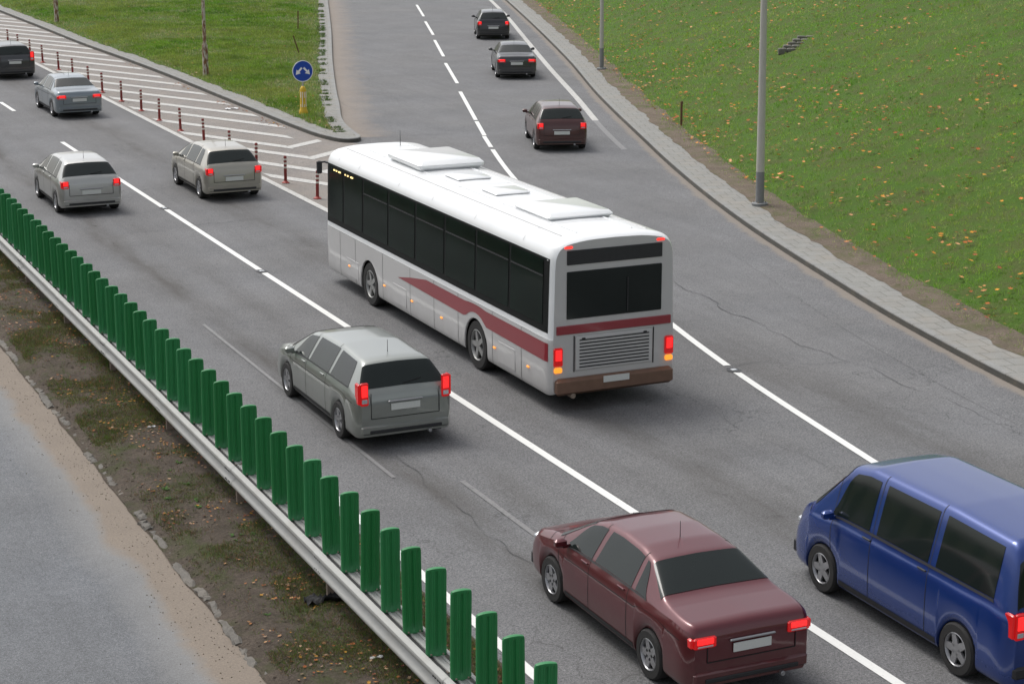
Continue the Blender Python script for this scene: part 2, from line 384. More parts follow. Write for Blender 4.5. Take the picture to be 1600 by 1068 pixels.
# ------------------------------------------------------------------ painted markings
LH = .010
def line(name, C, w_, m, z=LH):
    return ribbon(name, C, [(-w_/2, z), (w_/2, z)], m)
def seg(C, a, b):
    S = arclen(C); k = (S >= a) & (S <= b); return C[k]
def straight(x0, y0, x1, y1, n=None):
    n = n or max(3, int(math.hypot(x1-x0, y1-y0)/.5)); t = np.linspace(0, 1, n)[:, None]
    return np.array([x0, y0])*(1-t)+np.array([x1, y1])*t
def stripe_mesh(segs, name, m, z=LH):
    mb = MB()
    for C, wd in segs:
        N = normals(C); mb.grid([[(*(c-n*wd/2), z), (*(c+n*wd/2), z)] for c, n in zip(C, N)])
    for i, f in enumerate(mb.f): mb.f[i] = f
    o = mb.build(name, m); o['kind'] = 'structure'
    if o.data.polygons[0].normal.z < 0: o.data.flip_normals()
    return o
studs_t = [61.42, 52.13, 43.11, 33.48, 24.11, 14.8, 5.5]
segs = []; edges = [65.8]+studs_t
for a, b in zip(edges[:-1], edges[1:]): segs.append((straight(13.17, a-(.2 if a != 65.8 else 0), 13.17, b+.2), .15))
for k in range(14): segs.append((straight(13.17, 74.5+9.3*k, 13.17, 77.4+9.3*k), .15))
stripe_mesh(segs, 'lane_line_markings', m_paint)
stripe_mesh([(straight(9.27, -20, 9.27, 41), .15)], 'edge_line_marking', m_paint)
stripe_mesh([(straight(17.2, 47.5, 17.2, 200), .2)], 'bollard_edge_line_marking', m_paintw, .011)
# slip road lane line with joints, then dashes
SL2 = arclen(L2); iq = lambda y: float(SL2[np.argmin(abs(L2[:, 1]-y))])
g2 = [iq(12.5), iq(21.9), iq(30.75), iq(40.2), iq(49.4), iq(58.5)]
e2 = [0]+g2+[iq(61.3)]
stripe_mesh([(seg(L2, a+.12, b-.12), .15) for a, b in zip(e2[:-1], e2[1:])], 'merge_line_marking', m_paint)
ds = []
for p, q in (((757, 212), (744.5, 190)), ((743.5, 188), (719, 143.6)), ((714.6, 130.6), (696, 99)), ((693, 88.6), (679, 63)), ((677, 55), (664.5, 34)), ((662, 26), (651, 8))):
    a = G(*p); b = G(*q); ds.append((straight(*a, *b), .15))
for k in range(10):
    y = 125+9.3*k; x = np.interp(y, SLIP[:, 1], SLIP[:, 0]); x2 = np.interp(y+6, SLIP[:, 1], SLIP[:, 0]); ds.append((straight(x, y, x2, y+6), .15))
stripe_mesh(ds, 'slip_road_dash_markings', m_paint)
SES = arclen(SE); stripe_mesh([(SE[SES >= 14], .24)], 'slip_road_edge_line_marking', m_paintw); stripe_mesh([(SE[(SES < 14.2) & (SES > 7)], .20)], 'faded_edge_line_marking', m_faint)
# hatching
hs_ = []
ends = [(20.74, 118.34), (20.76, 114.96), (20.85, 112.16), (20.88, 108.66), (20.92, 105.74), (20.98, 102.56), (20.97, 99.22), (21.05, 96.37), (21.05, 93.04), (21.10, 89.89), (21.15, 86.62), (21.13, 83.07),
        (21.18, 79.97), (21.21, 76.49), (21.20, 73.09), (21.19, 69.43), (21.22, 66.06), (20.62, 63.57)]
ends = [(20.7, 121.6+3.3*k) for k in range(14, -1, -1)]+ends
def hatch(x0, y0, x1, y1, wd=.42):
    "stripe cut parallel to the road at both ends"
    n = 10; t = np.linspace(0, 1, n); h = wd/2*math.hypot(x1-x0, y1-y0)/abs(x1-x0)
    return [[(x0+(x1-x0)*a, y0+(y1-y0)*a-h, LH+.004), (x0+(x1-x0)*a, y0+(y1-y0)*a+h, LH+.004)] for a in t]
mb = MB()
for i, (ex, ey) in enumerate(ends):
    mb.grid(hatch(17.45, ey+(ex-17.45)*2.0, ex, ey, .40))
for ax, ay, bx, by in ((19.87, 61.4, 21.3, 62.45), (19.79, 58.9, 21.6, 60.35), (19.31, 56.13, 21.4, 57.75), (18.9, 53.4, 20.6, 54.8)):
    mb.grid(hatch(17.45, ay+(ax-17.45)*2.0, ax, ay, .40)); mb.grid(hatch(ax+.002, ay, bx, by, .42))
o = mb.build('hatch_markings', m_paintw); o['kind'] = 'structure'
if o.data.polygons[0].normal.z < 0: o.data.flip_normals()
stripe_mesh([(straight(10.45, 27.4, 10.47, 38.6), .07), (straight(11.42, -10, 11.38, 26.8), .09)], 'faded_line_traces', m_faint)
# sealed and open cracks in the surface
def crack(pts, wd, seed):
    C = catmull(pts, .06); N = normals(C); S = arclen(C)
    off = (fbm(S*.9, S*0, seed, 5)-.5)*.55; C = C+N*off[:, None]
    ww = wd*.7*(.25+1.2*np.clip(fbm(S*1.5, S*0+5, seed+9, 3)-.25, 0, 1))
    return [[(*(c-n*a/2), .013), (*(c+n*a/2), .013)] for c, n, a in zip(C, N, ww)]
mb = MB()
for i, (pts, wd) in enumerate([([(17.3, 31.1), (19, 31), (20.9, 30.5), (23.1, 30.3)], .018), ([(21.4, 38.4), (21.3, 36), (21.2, 33.4), (21.15, 30.9)], .035), ([(21.15, 30.9), (21.25, 27.8), (21.1, 20), (21.2, 8)], .022),
        ([(9.4, 48.8), (11.4, 49), (13.7, 49.4), (16.5, 49.7)], .03), ([(9.4, 45.2), (11, 45.4), (12.2, 45.3)], .02), ([(23.3, 96), (25, 80), (25.3, 70)], .04), ([(30, 84), (28.5, 76), (27.2, 69)], .03),
        ([(17.6, 40), (17.1, 30), (16.9, 20), (16.8, 8)], .012), ([(10.8, 30), (10.8, 24), (10.9, 16)], .02), ([(1.5, 30), (3.2, 24), (3.4, 16)], .03), ([(0.5, 36), (2.2, 30), (2.6, 20)], .02)]):
    mb.grid(crack(pts, wd, i*7+1))
o = mb.build('road_cracks', m_tar); o['kind'] = 'structure'
if o.data.polygons[0].normal.z < 0: o.data.flip_normals()

# road studs set in tar patches
def make_stud():
    r = empty('road_stud')
    mb = MB(); n = 18
    vs = [(0, 0, .004)]+[((.13+.02*math.sin(i*2.3))*(1.0 if abs(math.cos(2*math.pi*i/n)) > .5 else .9)*math.cos(2*math.pi*i/n), .2*math.sin(2*math.pi*i/n)*(1+.08*math.sin(i*4.1)), .004) for i in range(n)]
    mb.add(vs, [(0, i+1, (i+1) % n+1) for i in range(n)]); mb.build('tar_patch', m_tar, r)
    MB().box(0, 0, .012, .11, .11, .018, bev=.008).build('lens', m_stud, r); return r
st0 = make_stud(); names_ = ['in the white line below the green slats, between grey car and barrier']
stud_lab = ['far road stud in the white lane line, beside the silver car in the near lane', 'road stud in the white lane line behind the silver car of the near lane',
            'road stud in the white lane line alongside the middle of the long white bus', 'road stud in the white lane line beside the grey car following the silver one', 'nearest road stud in the white lane line, in a dark tar patch', 'road stud between the maroon and blue vehicles', '']
first = True
for x, y, lab in [(13.17, t_, l) for t_, l in zip(studs_t[:5], stud_lab)]+[(float(np.interp(yy, L2[:, 1], L2[:, 0])), yy, l) for yy, l in ((21.9, 'small road stud in the right white merge line, beside the blue van'), (30.75, 'small road stud in the right white merge line, behind the bus'))]:
    o = st0 if first else copy_tree(st0); first = False
    o.location = (x, y, .008); tag(o, lab, 'road stud', 'road studs in the joints of the white lines')

# ------------------------------------------------------------------ kerbs and pavements
def kerb_pair(name, C, side, wk=.16, h=.15):
    "kerb stone ribbon: face and top; side=+1 pavement to the right of travel"
    return ribbon(name, C, [(0, -.02), (side*.012, h-.02), (side*.03, h), (side*wk, h+.002)], [m_kerbshade, m_kerb], midx=[0, 1, 1])
kerb_pair('kerb_right', KR, 1)
NRj = fbm(arclen(KR)*1.1, arclen(KR)*0, 3, 5); NR2 = fbm(arclen(KR)*3.1, arclen(KR)*0+9, 5, 4)
ribbon('pavement_right', KR, [(.16, .151), (.165, .148), (1.30, .150)], m_walk)
ribbon('verge_soil_right', KR, [(.88+.30*(NRj-.5)+.14*(NR2-.5), .156), (1.25, .165+.03*NR2), (1.5, .185), (1.62+.5*NRj, .17)], m_dirt)
kerb_pair('kerb_left', KL, -1)
ribbon('pavement_left', KL, [(-.16, .151), (-.165, .148), (-1.05, .150)], m_walk)

# ------------------------------------------------------------------ embankment on the right
KRs = KR[::4]; NRM = normals(KRs); AL = arclen(KRs)
def emb_h(d, a):
    x = np.clip(d-1.5, 0, None)
    h = .16+.36*(np.sqrt(x*x+1.2)-1.095)
    top = 12.5; h = np.where(h > top-2, top-2+2*np.tanh((h-top+2)/2), h)
    return h+(fbm(a*.12, d*.12, 21, 3)-.5)*.7*np.clip((d-2)/8, 0, 1)+(fbm(a*.7, d*.7, 31, 3)-.5)*.20*np.clip((d-1.2)/2, 0, 1)
dd = np.concatenate([np.linspace(1.05, 6, 18), np.linspace(6.6, 30, 40), np.linspace(32, 140, 30)])
jag = .15*(fbm(AL*.8, AL*0, 12, 4)-.5)
V = []; 
for d in dd:
    P = KRs+NRM*(d+jag*(d < 1.2))[:, None] if d < 1.2 else KRs+NRM*d
    V.append(np.column_stack([P, emb_h(np.full(len(AL), d), AL)]))
V = np.stack(V, 1); n_, k_ = V.shape[:2]
o = mesh_obj('embankment_ground', V.reshape(-1, 3), [(i*k_+j, i*k_+j+1, (i+1)*k_+j+1, (i+1)*k_+j) for i in range(n_-1) for j in range(k_-1)], m_turf, smooth=True)
o['kind'] = 'structure'
if o.data.polygons[0].normal.z < 0: o.data.flip_normals()
def emb_at(px, py):
    "where the sight line through a photo pixel meets the embankment"
    lo = None
    for z in np.arange(0, 9.5, .02):
        X, Y = G(px, py, z); k = int(np.argmin((KRs[:, 0]-X)**2+(KRs[:, 1]-Y)**2))
        d = float(np.dot(np.array([X, Y])-KRs[k], NRM[k])); h = float(emb_h(np.array([d]), np.array([AL[k]]))[0])
        if z >= h: lo = (X, Y, h, d); 
        if z >= h: return lo
    return lo

# grass nose between the two roads
NL = fbm(arclen(KL)*1.2, arclen(KL)*0, 41, 5)
IN = KL-normals(KL)*(.68+.30*(NL-.5))[:, None]
keep = [i for i in range(len(KL)) if np.min(np.linalg.norm(KL-IN[i], axis=1)) > .45]
ia = [i for i in keep if KL[i, 0] < 22.3 and i < i0-2 and IN[i][1] > 62.6]; ib = [i for i in keep if i > i0+2 and IN[i][0] > 22.0]
ya = IN[ia][::-1]; yb = IN[ib]
def xa(y): return np.interp(y, ya[:, 1], ya[:, 0])
def xb(y): o_ = np.argsort(yb[:, 1]); return np.interp(y, yb[o_, 1], yb[o_, 0])
ys = np.concatenate([np.arange(62.9, 72, .1), np.arange(72, 130, .25), np.arange(130, 300, 2)])
def isl_h(x, y): 
    e = np.clip(np.minimum(x-xa(y), xb(y)-x)/1.5, 0, 1)
    return .158+e*(.06+(fbm(x*.5, y*.5, 55, 3)-.5)*.12)+e*np.clip((y-75)/60, 0, 1)*.25
tt = np.linspace(0, 1, 26); P = []
for y in ys:
    a, b = float(xa(y)), float(xb(y))
    if b-a < .1: continue
    xs = a+(b-a)*tt; P.append([(x, y, z) for x, z in zip(xs, isl_h(xs, np.full(26, y)))])
NOSE_Y = P[0][0][1]
mb = MB(); mb.grid(P); o = mb.build('verge_ground', m_turf, smooth=True); o['kind'] = 'structure'
if o.data.polygons[0].normal.z < 0: o.data.flip_normals()
# pavement infill at the nose (under the grass)
nose = KL[(KL[:, 1] < 72)]; NN = normals(nose); q = nose-NN*.155
o = mesh_obj('pavement_nose', [(x, y, .149) for x, y in q], [tuple(range(len(q)))], m_walk, uvs=[(x, y) for x, y in q]); o['kind'] = 'structure'
if o.data.polygons[0].normal.z < 0: o.data.flip_normals()

# ------------------------------------------------------------------ median strip
mx = np.linspace(6.22, 9.05, 60); my = np.arange(8, 75, .06)
MX, MY = np.meshgrid(mx, my)
def med_h(x, y):
    e = np.clip((x-6.3)/.35, 0, 1)*np.clip((9.02-x)/.25, 0, 1)
    lump = np.clip(1-abs(x-6.75)/.45, 0, 1)
    return .012+e*(.09+.11*(fbm(x*.9, y*.6, 61, 4)-.4)+.05*(fbm(x*4, y*4, 71, 4)-.5))+lump*.14*np.clip(fbm(x*1.8, y*1.8, 81, 4)-.42, 0, 1)
MZ = med_h(MX, MY); MX = MX+np.where(MX < 6.3, .10*(fbm(MY*1.2, MY*0, 91, 5)-.5), 0)
nI, nJ = MX.shape
o = mesh_obj('median_ground', np.stack([MX, MY, MZ], 2).reshape(-1, 3), [(i*nJ+j, i*nJ+j+1, (i+1)*nJ+j+1, (i+1)*nJ+j) for i in range(nI-1) for j in range(nJ-1)], m_median, smooth=True)
o['kind'] = 'structure'
sheet('median_ground_far', 6.25, 9.0, 75, 400, .03, m_median); sheet('median_ground_near', 6.25, 9.0, -60, 8, .03, m_median)
# the old kerb stones of the median, broken and half buried
mb = MB(); y = 10.
while y < 80:
    Ls = random.uniform(.35, 1.0)
    if random.random() < .93:
        x = 6.27+random.uniform(-.03, .03); h = random.uniform(-.015, .04); n = 9; tw = random.uniform(-.04, .04)
        rows = []
        for i in range(n+1):
            yy = y+Ls*i/n; e = .0 if 0 < i < n else -.02; j = lambda a=.022: random.uniform(-a, a); k = tw*(i/n-.5)
            rows.append([(x-.045+k+j(), yy, -.03), (x-.045+k+j(), yy, h+e+j()*.7), (x-.015+k+j(), yy, h+.018+e), (x+.045+k+j(.02), yy, h+.02+e+j()), (x+.085+k+j(.02), yy, h-.0+e), (x+.09+k, yy, -.03)])
        mb.grid(rows); c0 = len(mb.v)-6*(n+1); mb.f.append(tuple(c0+i for i in range(6))); mb.m.append(0); mb.f.append(tuple(c0+6*n+i for i in range(5, -1, -1))); mb.m.append(0)
    y += Ls+random.uniform(.01, .12)
o = mb.build('kerb_median', m_oldkerb); o['kind'] = 'structure'

# ------------------------------------------------------------------ scattered growth: grass, leaves, weeds
def tri_cloud(name, V, Cc, m, label=None, cat='grass'):
    "V (n,3,3) triangles with one colour each"
    n = len(V); me = bpy.data.meshes.new(name); me.vertices.add(n*3); me.loops.add(n*3); me.polygons.add(n)
    me.vertices.foreach_set('co', V.astype(np.float32).ravel()); me.loops.foreach_set('vertex_index', np.arange(n*3, dtype=np.int32))
    me.polygons.foreach_set('loop_start', np.arange(0, n*3, 3, dtype=np.int32))
    a = me.color_attributes.new('Col', 'FLOAT_COLOR', 'POINT')
    c = np.concatenate([np.repeat(Cc, 3, 0), np.ones((n*3, 1))], 1); a.data.foreach_set('color', c.astype(np.float32).ravel())
    me.materials.append(m); me.update(calc_edges=True)
    o = bpy.data.objects.new(name, me); COL.objects.link(o); tag(o, label, cat, None, 'stuff'); return o
def visible(X, Y, Z, mg=170):
    x, y, d = proj(X, Y, Z); return (x > -mg) & (x < 1600+mg) & (y > -mg-60) & (y < 1068+mg) & (d > 0)
def blades(X, Y, Z, colr, per=3, hgt=(.04, .085), wid=.011, dist=None, lean=.05):
    n = len(X); out = []; cs = []
    sc_ = np.clip(dist/40, .8, 2.2) if dist is not None else np.ones(n)
    for k in range(per):
        a = rng.uniform(0, 6.283, n); h = rng.uniform(*hgt, n)*np.sqrt(sc_)*(.45+1.15*fbm(X*1.9, Y*1.9, 707, 2)); ww = wid*sc_*rng.uniform(.7, 1.3, n)
        bx = X+rng.normal(0, .018, n)*sc_; by = Y+rng.normal(0, .018, n)*sc_
        lx = rng.normal(0, lean, n); ly = rng.normal(0, lean, n)
        ca, sa = np.cos(a)*ww/2, np.sin(a)*ww/2
        v = np.stack([np.stack([bx-ca, by-sa, Z-.01], 1), np.stack([bx+ca, by+sa, Z-.01], 1), np.stack([bx+lx, by+ly, Z+h], 1)], 1)
        out.append(v); cs.append(np.clip(colr*rng.uniform(.6, 1.45, (n, 1))*rng.uniform(.93, 1.07, (n, 3)), .004, .6))
    return np.concatenate(out), np.concatenate(cs)
def grass_colour(X, Y, dryb):
    n = len(X)
    fresh = np.array([.120, .265, .014]); mid = np.array([.225, .300, .050]); dry = np.array([.42, .38, .20]); dark = np.array([.040, .120, .010]); grey = np.array([.25, .31, .12])
    p = np.clip((fbm(X*.35, Y*.35, 5, 4)[:, None]-.3)*2.5, 0, 1); q = fbm(X*1.6, Y*1.6, 8, 3)[:, None]; r = rng.random((n, 1))
    c = fresh*(1-p)+mid*p; c = c*1.08; c = np.where(q < .44, c*.55+dark*.45, c); c = c*(.78+.44*vnoise(X*.9, Y*.9, 61))[:, None]
    big = np.clip((fbm(X*.16, Y*.16, 515, 4)-.38)*4, 0, 1)[:, None]; c = c*(1-.55*big)+np.array([.32, .345, .09])*.55*big
    dp = np.clip(dryb, 0, 1)[:, None]; c = np.where(r < dp*.34, dry, c); c = np.where((r > .5) & (r < .5+dp*.32), grey, c)
    c = np.where(r > .975, dry*.9, c); return c
# embankment
def emb_scatter(n, dmax=60):
    k = rng.integers(0, len(KRs)-1, n); k = k[(KRs[k, 1] > 15) & (KRs[k, 1] < 175)]
    d = 1.15+rng.random(len(k))*dmax; f = rng.random(len(k))[:, None]
    P = KRs[k]*(1-f)+KRs[k+1]*f+NRM[k]*d[:, None]; z = emb_h(d, AL[k]+f[:, 0]*(AL[k+1]-AL[k]))
    return P[:, 0], P[:, 1], z, d, AL[k]
def thin(X, Y, Z, *rest, ref=32.):
    dist = np.sqrt(X**2+Y**2); k = visible(X, Y, Z) & (rng.random(len(X)) < np.clip((ref/dist)**2, 0, 1)); return [a[k] for a in (X, Y, Z, *rest)]+[dist[k]]
X, Y, Z, d, a = emb_scatter(3600000, 48)
X, Y, Z, d, a, dist = thin(X, Y, Z, d, a)
edge = 1.22+.9*(fbm(a*.8, d*0, 12, 4)-.5)
pr = np.clip((d-edge)/.6+.30, .10, 1)
pb = fbm(X*.5, Y*.5, 77, 4); up = np.clip((d-3)/18, 0, 1)
bare = np.clip((pb-.56)*6, 0, .55)*(.3+.7*up)
k = rng.random(len(X)) < pr*(1-bare); X, Y, Z, d, dist, up, pb = (v[k] for v in (X, Y, Z, d, dist, up, pb))

dryb = np.clip((fbm(X*.28, Y*.28, 303, 4)-.42)*5.5, 0, 1)*(.30+1.0*np.clip((d-5)/14, 0, 1))+np.clip(1-(d-1.3)/1.0, 0, 1)*.7+.02
v, c = blades(X, Y, Z, grass_colour(X, Y, dryb)*np.array([1.14, 1.36, .95]), 3, dist=dist)  # blade colour lifted to make up for weaker light on the slope
tri_cloud('embankment_grass', v, c, m_blade)
# grass nose
n = 700000; X = 21+rng.random(n)*40; Y = 62.5+rng.random(n)*95
k = (X > xa(Y)-.05) & (X < xb(Y)+.05); X, Y = X[k], Y[k]; Z = isl_h(X, Y); X, Y, Z, dist = thin(X, Y, Z, ref=75)
pb = fbm(X*.4, Y*.4, 177, 4); e = np.minimum(X-xa(Y), xb(Y)-X)
k = rng.random(len(X)) < np.clip(.35+e*1.6, 0, 1)*(1-np.clip((pb-.6)*5, 0, .5)); X, Y, Z, dist, pb, e = (v[k] for v in (X, Y, Z, dist, pb, e))
v, c = blades(X, Y, Z, grass_colour(X, Y, np.clip((pb-.52)*4, 0, .8)+np.clip(1-e/.6, 0, 1)*.6), 3, dist=dist)
tri_cloud('verge_grass', v, c, m_blade)

# median: sparse dry grass and moss
n = 260000; X = 6.45+rng.random(n)*2.5; Y = 12+rng.random(n)*42; pb = fbm(X*.9, Y*.9, 277, 4)+.10*np.clip((X-6.9)/1.2, 0, 1)
k = rng.random(n) < np.clip((pb-.45)*3.4, .03, .85); X, Y, pb = X[k], Y[k], pb[k]; Z = med_h(X, Y); k = visible(X, Y, Z); X, Y, Z, pb = X[k], Y[k], Z[k], pb[k]
gc = np.where((rng.random(len(X)) < .45)[:, None], np.array([.10, .16, .03]), np.where((rng.random(len(X)) < .5)[:, None], np.array([.20, .13, .065]), np.array([.10, .085, .05])))
v, c = blades(X, Y, Z, gc, 3, (.015, .055), .009, lean=.035); tri_cloud('median_grass', v, c, m_blade)
# grass creeping out of the joints of the left pavement
j = [i for i in range(i0, len(KL), 2) if KL[i, 1] < 130]; rr = rng.choice(j, 5200); dq = np.where(rng.random(len(rr)) < .45, -.60-np.abs(rng.normal(0, .1, len(rr))), -.45)
cl = fbm(KL[rr, 1]*1.6, KL[rr, 0]*0, 3, 4); k = cl > .50; rr, dq = rr[k], dq[k]; P = KL[rr]+normals(KL)[rr]*(dq+rng.normal(0, .03, len(rr)))[:, None]+rng.normal(0, .05, (len(rr), 2))
v, c = blades(P[:, 0], P[:, 1], np.full(len(P), .15), np.tile(np.array([.07, .13, .02]), (len(P), 1)), 3, (.03, .09), .02)
tri_cloud('pavement_weeds', v, c, m_blade)
def leaf_cloud(name, X, Y, Z, pal, size):
    n = len(X); a = rng.uniform(0, 6.283, n); s = rng.uniform(*size, n); cc = pal[rng.integers(0, len(pal), n)]*rng.uniform(.7, 1.25, (n, 1)); T = []; Cs = []
    lob = [(1, 0), (.45, .33), (.55, .8), (0, .48), (-.5, .75), (-.42, .2), (-.85, 0), (-.42, -.25), (-.4, -.8), (.05, -.45), (.6, -.75), (.45, -.3)]
    tz = rng.uniform(-.35, .35, (n, 2)); curl = rng.uniform(0, .5, n)
    P = []
    for x, y in lob:
        px = (x*np.cos(a)-y*np.sin(a))*s; py = (x*np.sin(a)+y*np.cos(a))*s
        P.append(np.stack([X+px, Y+py, Z+.025+px*tz[:, 0]+py*tz[:, 1]+curl*s*(x*x+y*y)*.5], 1))
    Cn = np.stack([X, Y, Z+.022], 1)
    for i in range(12): T.append(np.stack([Cn, P[i], P[(i+1) % 12]], 1)); Cs.append(cc)
    return tri_cloud(name, np.concatenate(T), np.concatenate(Cs), m_leaf, None, 'leaves')
pal = np.array([[.42, .17, .055], [.30, .12, .045], [.50, .27, .13], [.24, .075, .035], [.46, .30, .19], [.36, .11, .03], [.48, .25, .04]])
X, Y, Z, d, a = emb_scatter(150000, 42); cl = fbm(X*.7, Y*.7, 99, 3)
k = visible(X, Y, Z, 60) & (rng.random(len(X)) < np.clip(1.2*np.exp(-d/10)+.08, 0, 1)*np.clip((cl-.42)*5, .14, 1)) & (d > 1.4); X, Y, Z = X[k], Y[k], Z[k]
leaf_cloud('fallen_leaves', X, Y, Z+.09, pal*np.array([1.45, 1.15, .9]), (.045, .088))

n = 5200; X = 6.5+rng.random(n)*2.4; Y = 14+rng.random(n)*36; k = (fbm(X*1.2, Y*1.2, 44, 3) > .46); X, Y = X[k], Y[k]
leaf_cloud('median_leaves', X, Y, med_h(X, Y)-.005, pal, (.014, .036))
n = 260; Y = 64+rng.random(n)*60; X = xa(Y)+rng.random(n)**1.3*(xb(Y)-xa(Y)); leaf_cloud('verge_leaves', X, Y, isl_h(X, Y)+.05, pal, (.03, .06))
# leaves drifted against the left kerb
n = 170; cy = rng.choice([67.2, 66.6, 67.9, 71.2, 73.4, 79, 80.2, 88, 96, 102, 106], n); Y = cy+rng.normal(0, .5, n); X = 21.28-np.abs(rng.normal(0, .25, n)); leaf_cloud('gutter_leaves', X, Y, np.full(n, .0), pal*.75, (.025, .06))
# broad-leaved weeds in the median
def weed_cloud(name, pts):
    T = []; Cs = []
    for x, y, z, s in pts:
        for i in range(random.randint(7, 13)):
            a = random.uniform(0, 6.283); L_ = s*random.uniform(.5, 1); w_ = L_*.22; up = random.uniform(.2, .8)
            d_ = np.array([math.cos(a), math.sin(a), 0]); p_ = np.array([-d_[1], d_[0], 0]); b = np.array([x, y, z])
            m1 = b+d_*L_*.5+np.array([0, 0, up*L_*.5]); t1 = b+d_*L_+np.array([0, 0, up*L_*.45])
            T += [[b, m1-p_*w_, m1+p_*w_], [m1-p_*w_, t1, m1+p_*w_]]; c = np.array([.07, .16, .03])*random.uniform(.7, 1.5); Cs += [c, c]
    return tri_cloud(name, np.array(T), np.array(Cs), m_blade, None, 'weeds')
pts = [(*G(405, 860, .1), .08, .16), (*G(370, 838, .1), .1, .14), (*G(398, 868, .1), .08, .14), (*G(350, 845), .08, .1)]+[(x, y, float(med_h(np.array([x]), np.array([y]))[0]), random.uniform(.04, .10)) for x, y in [(random.uniform(6.8, 8.9), random.uniform(15, 45)) for _ in range(90)]]
weed_cloud('median_weeds', pts)
pts = []
for _ in range(420):
    pts.append(None)
X, Y, Z, d, a = emb_scatter(900, 25); k = visible(X, Y, Z, 60); weed_cloud('embankment_weeds', [(x, y, z, random.uniform(.06, .15)) for x, y, z in zip(X[k], Y[k], Z[k])])
# small clods and stones on the median and the gutters
def clods(name, pts, m):
    mb = MB()
    for x, y, z, s in pts:
        vs = []; n = 6
        for r, h in ((1, -.3), (1.0, .25), (.55, .7)):
            for i in range(n): a = 6.283*i/n+r; q = s*r*random.uniform(.7, 1.2); vs.append((x+q*math.cos(a), y+q*math.sin(a), z+s*h*random.uniform(.7, 1.1)))
        vs.append((x, y, z+s*.8)); fs = [(r*n+i, r*n+(i+1) % n, (r+1)*n+(i+1) % n, (r+1)*n+i) for r in range(2) for i in range(n)]+[(2*n+i, 2*n+(i+1) % n, 3*n) for i in range(n)]
        mb.add(vs, fs)
    o = mb.build(name, m); tag(o, None, 'stones', None, 'stuff'); return o
pp = []
for _ in range(1500):
    x = 6.35+random.random()**1.6*2.5; y = random.uniform(14, 50); pp.append((x, y, float(med_h(np.array([x]), np.array([y]))[0])-.004, random.uniform(.006, .028)))
clods('soil_clods', pp, m_median)
clods('gutter_grit', [(6.18-abs(random.gauss(0, .35)), random.uniform(14, 45), 0, random.uniform(.004, .011)) for _ in range(900)], m_dirt)

# ------------------------------------------------------------------ guard rail with its anti-glare slats
POST0, PSTEP = 22.8, 4.16
gr = empty('guardrail', (7.78, POST0, 0)); tag(gr, 'grey steel double guardrail on the dirt median carrying the row of green slats', 'guardrail')
def wprof(sgn):
    "W section: (x offset, z)"
    p = [(.00, .42), (.035, .425), (.072, .452), (.082, .485), (.070, .515), (.012, .56), (.004, .585), (.012, .61), (.070, .655), (.082, .685), (.072, .718), (.035, .742), (.0, .748), (-.004, .742), (.030, .734), (.064, .712)]
    return [(sgn*x, z) for x, z in p]
for sgn, x0 in ((-1, -.105), (1, .125)):
    mb = MB(); pr_ = wprof(sgn); k0 = -8
    for k in range(k0, 26):
        ya_, yb_ = k*PSTEP-.16, (k+1)*PSTEP+.16; lap = .006*(k % 2)        # each sheet laps over its neighbour at the post
        rows = [[(x0+sgn*lap+x, y_, z+.001*(k % 2)) for x, z in pr_] for y_ in (ya_, ya_+.001, (ya_+yb_)/2, yb_)]
        mb.grid(rows)
        for yy in (-.09, -.03, .05, .11):        # bolt heads at the joint
            for zz in (.50, .67): mb.box(x0+sgn*(.078+lap), k*PSTEP+yy, zz, .012, .022, .022, 1)
    mb.build('beam', [m_galv, m_black], gr, True, 40)
pmb = MB(); pmb.box(0, 0, .33, .10, .006, .80).box(-.05, .03, .33, .006, .06, .80).box(.05, .03, .33, .006, .06, .80)
pmb.box(-.06, .02, .57, .05, .10, .22).box(.08, .02, .57, .05, .10, .22)
P0 = None
for k in range(-8, 26):
    if P0 is None: o = pmb.build('post', m_post, gr); P0 = o
    else: o = P0.copy(); COL.objects.link(o); o.parent = gr
    o.location = (0, k*PSTEP, 0)
MB().box(-.070, 9*PSTEP, .700, .055, 34*PSTEP, .035).build('gap_shade_strip', m_black, gr)  # added black strip, stands in for the shaded gap between the beams
mb = MB(); mb.box(.025, 9*PSTEP, .690, .125, 34*PSTEP, .05).box(-.02, 9*PSTEP, .721, .03, 34*PSTEP, .012).box(.07, 9*PSTEP, .721, .03, 34*PSTEP, .012); mb.build('slat_carrier', m_galv, gr)
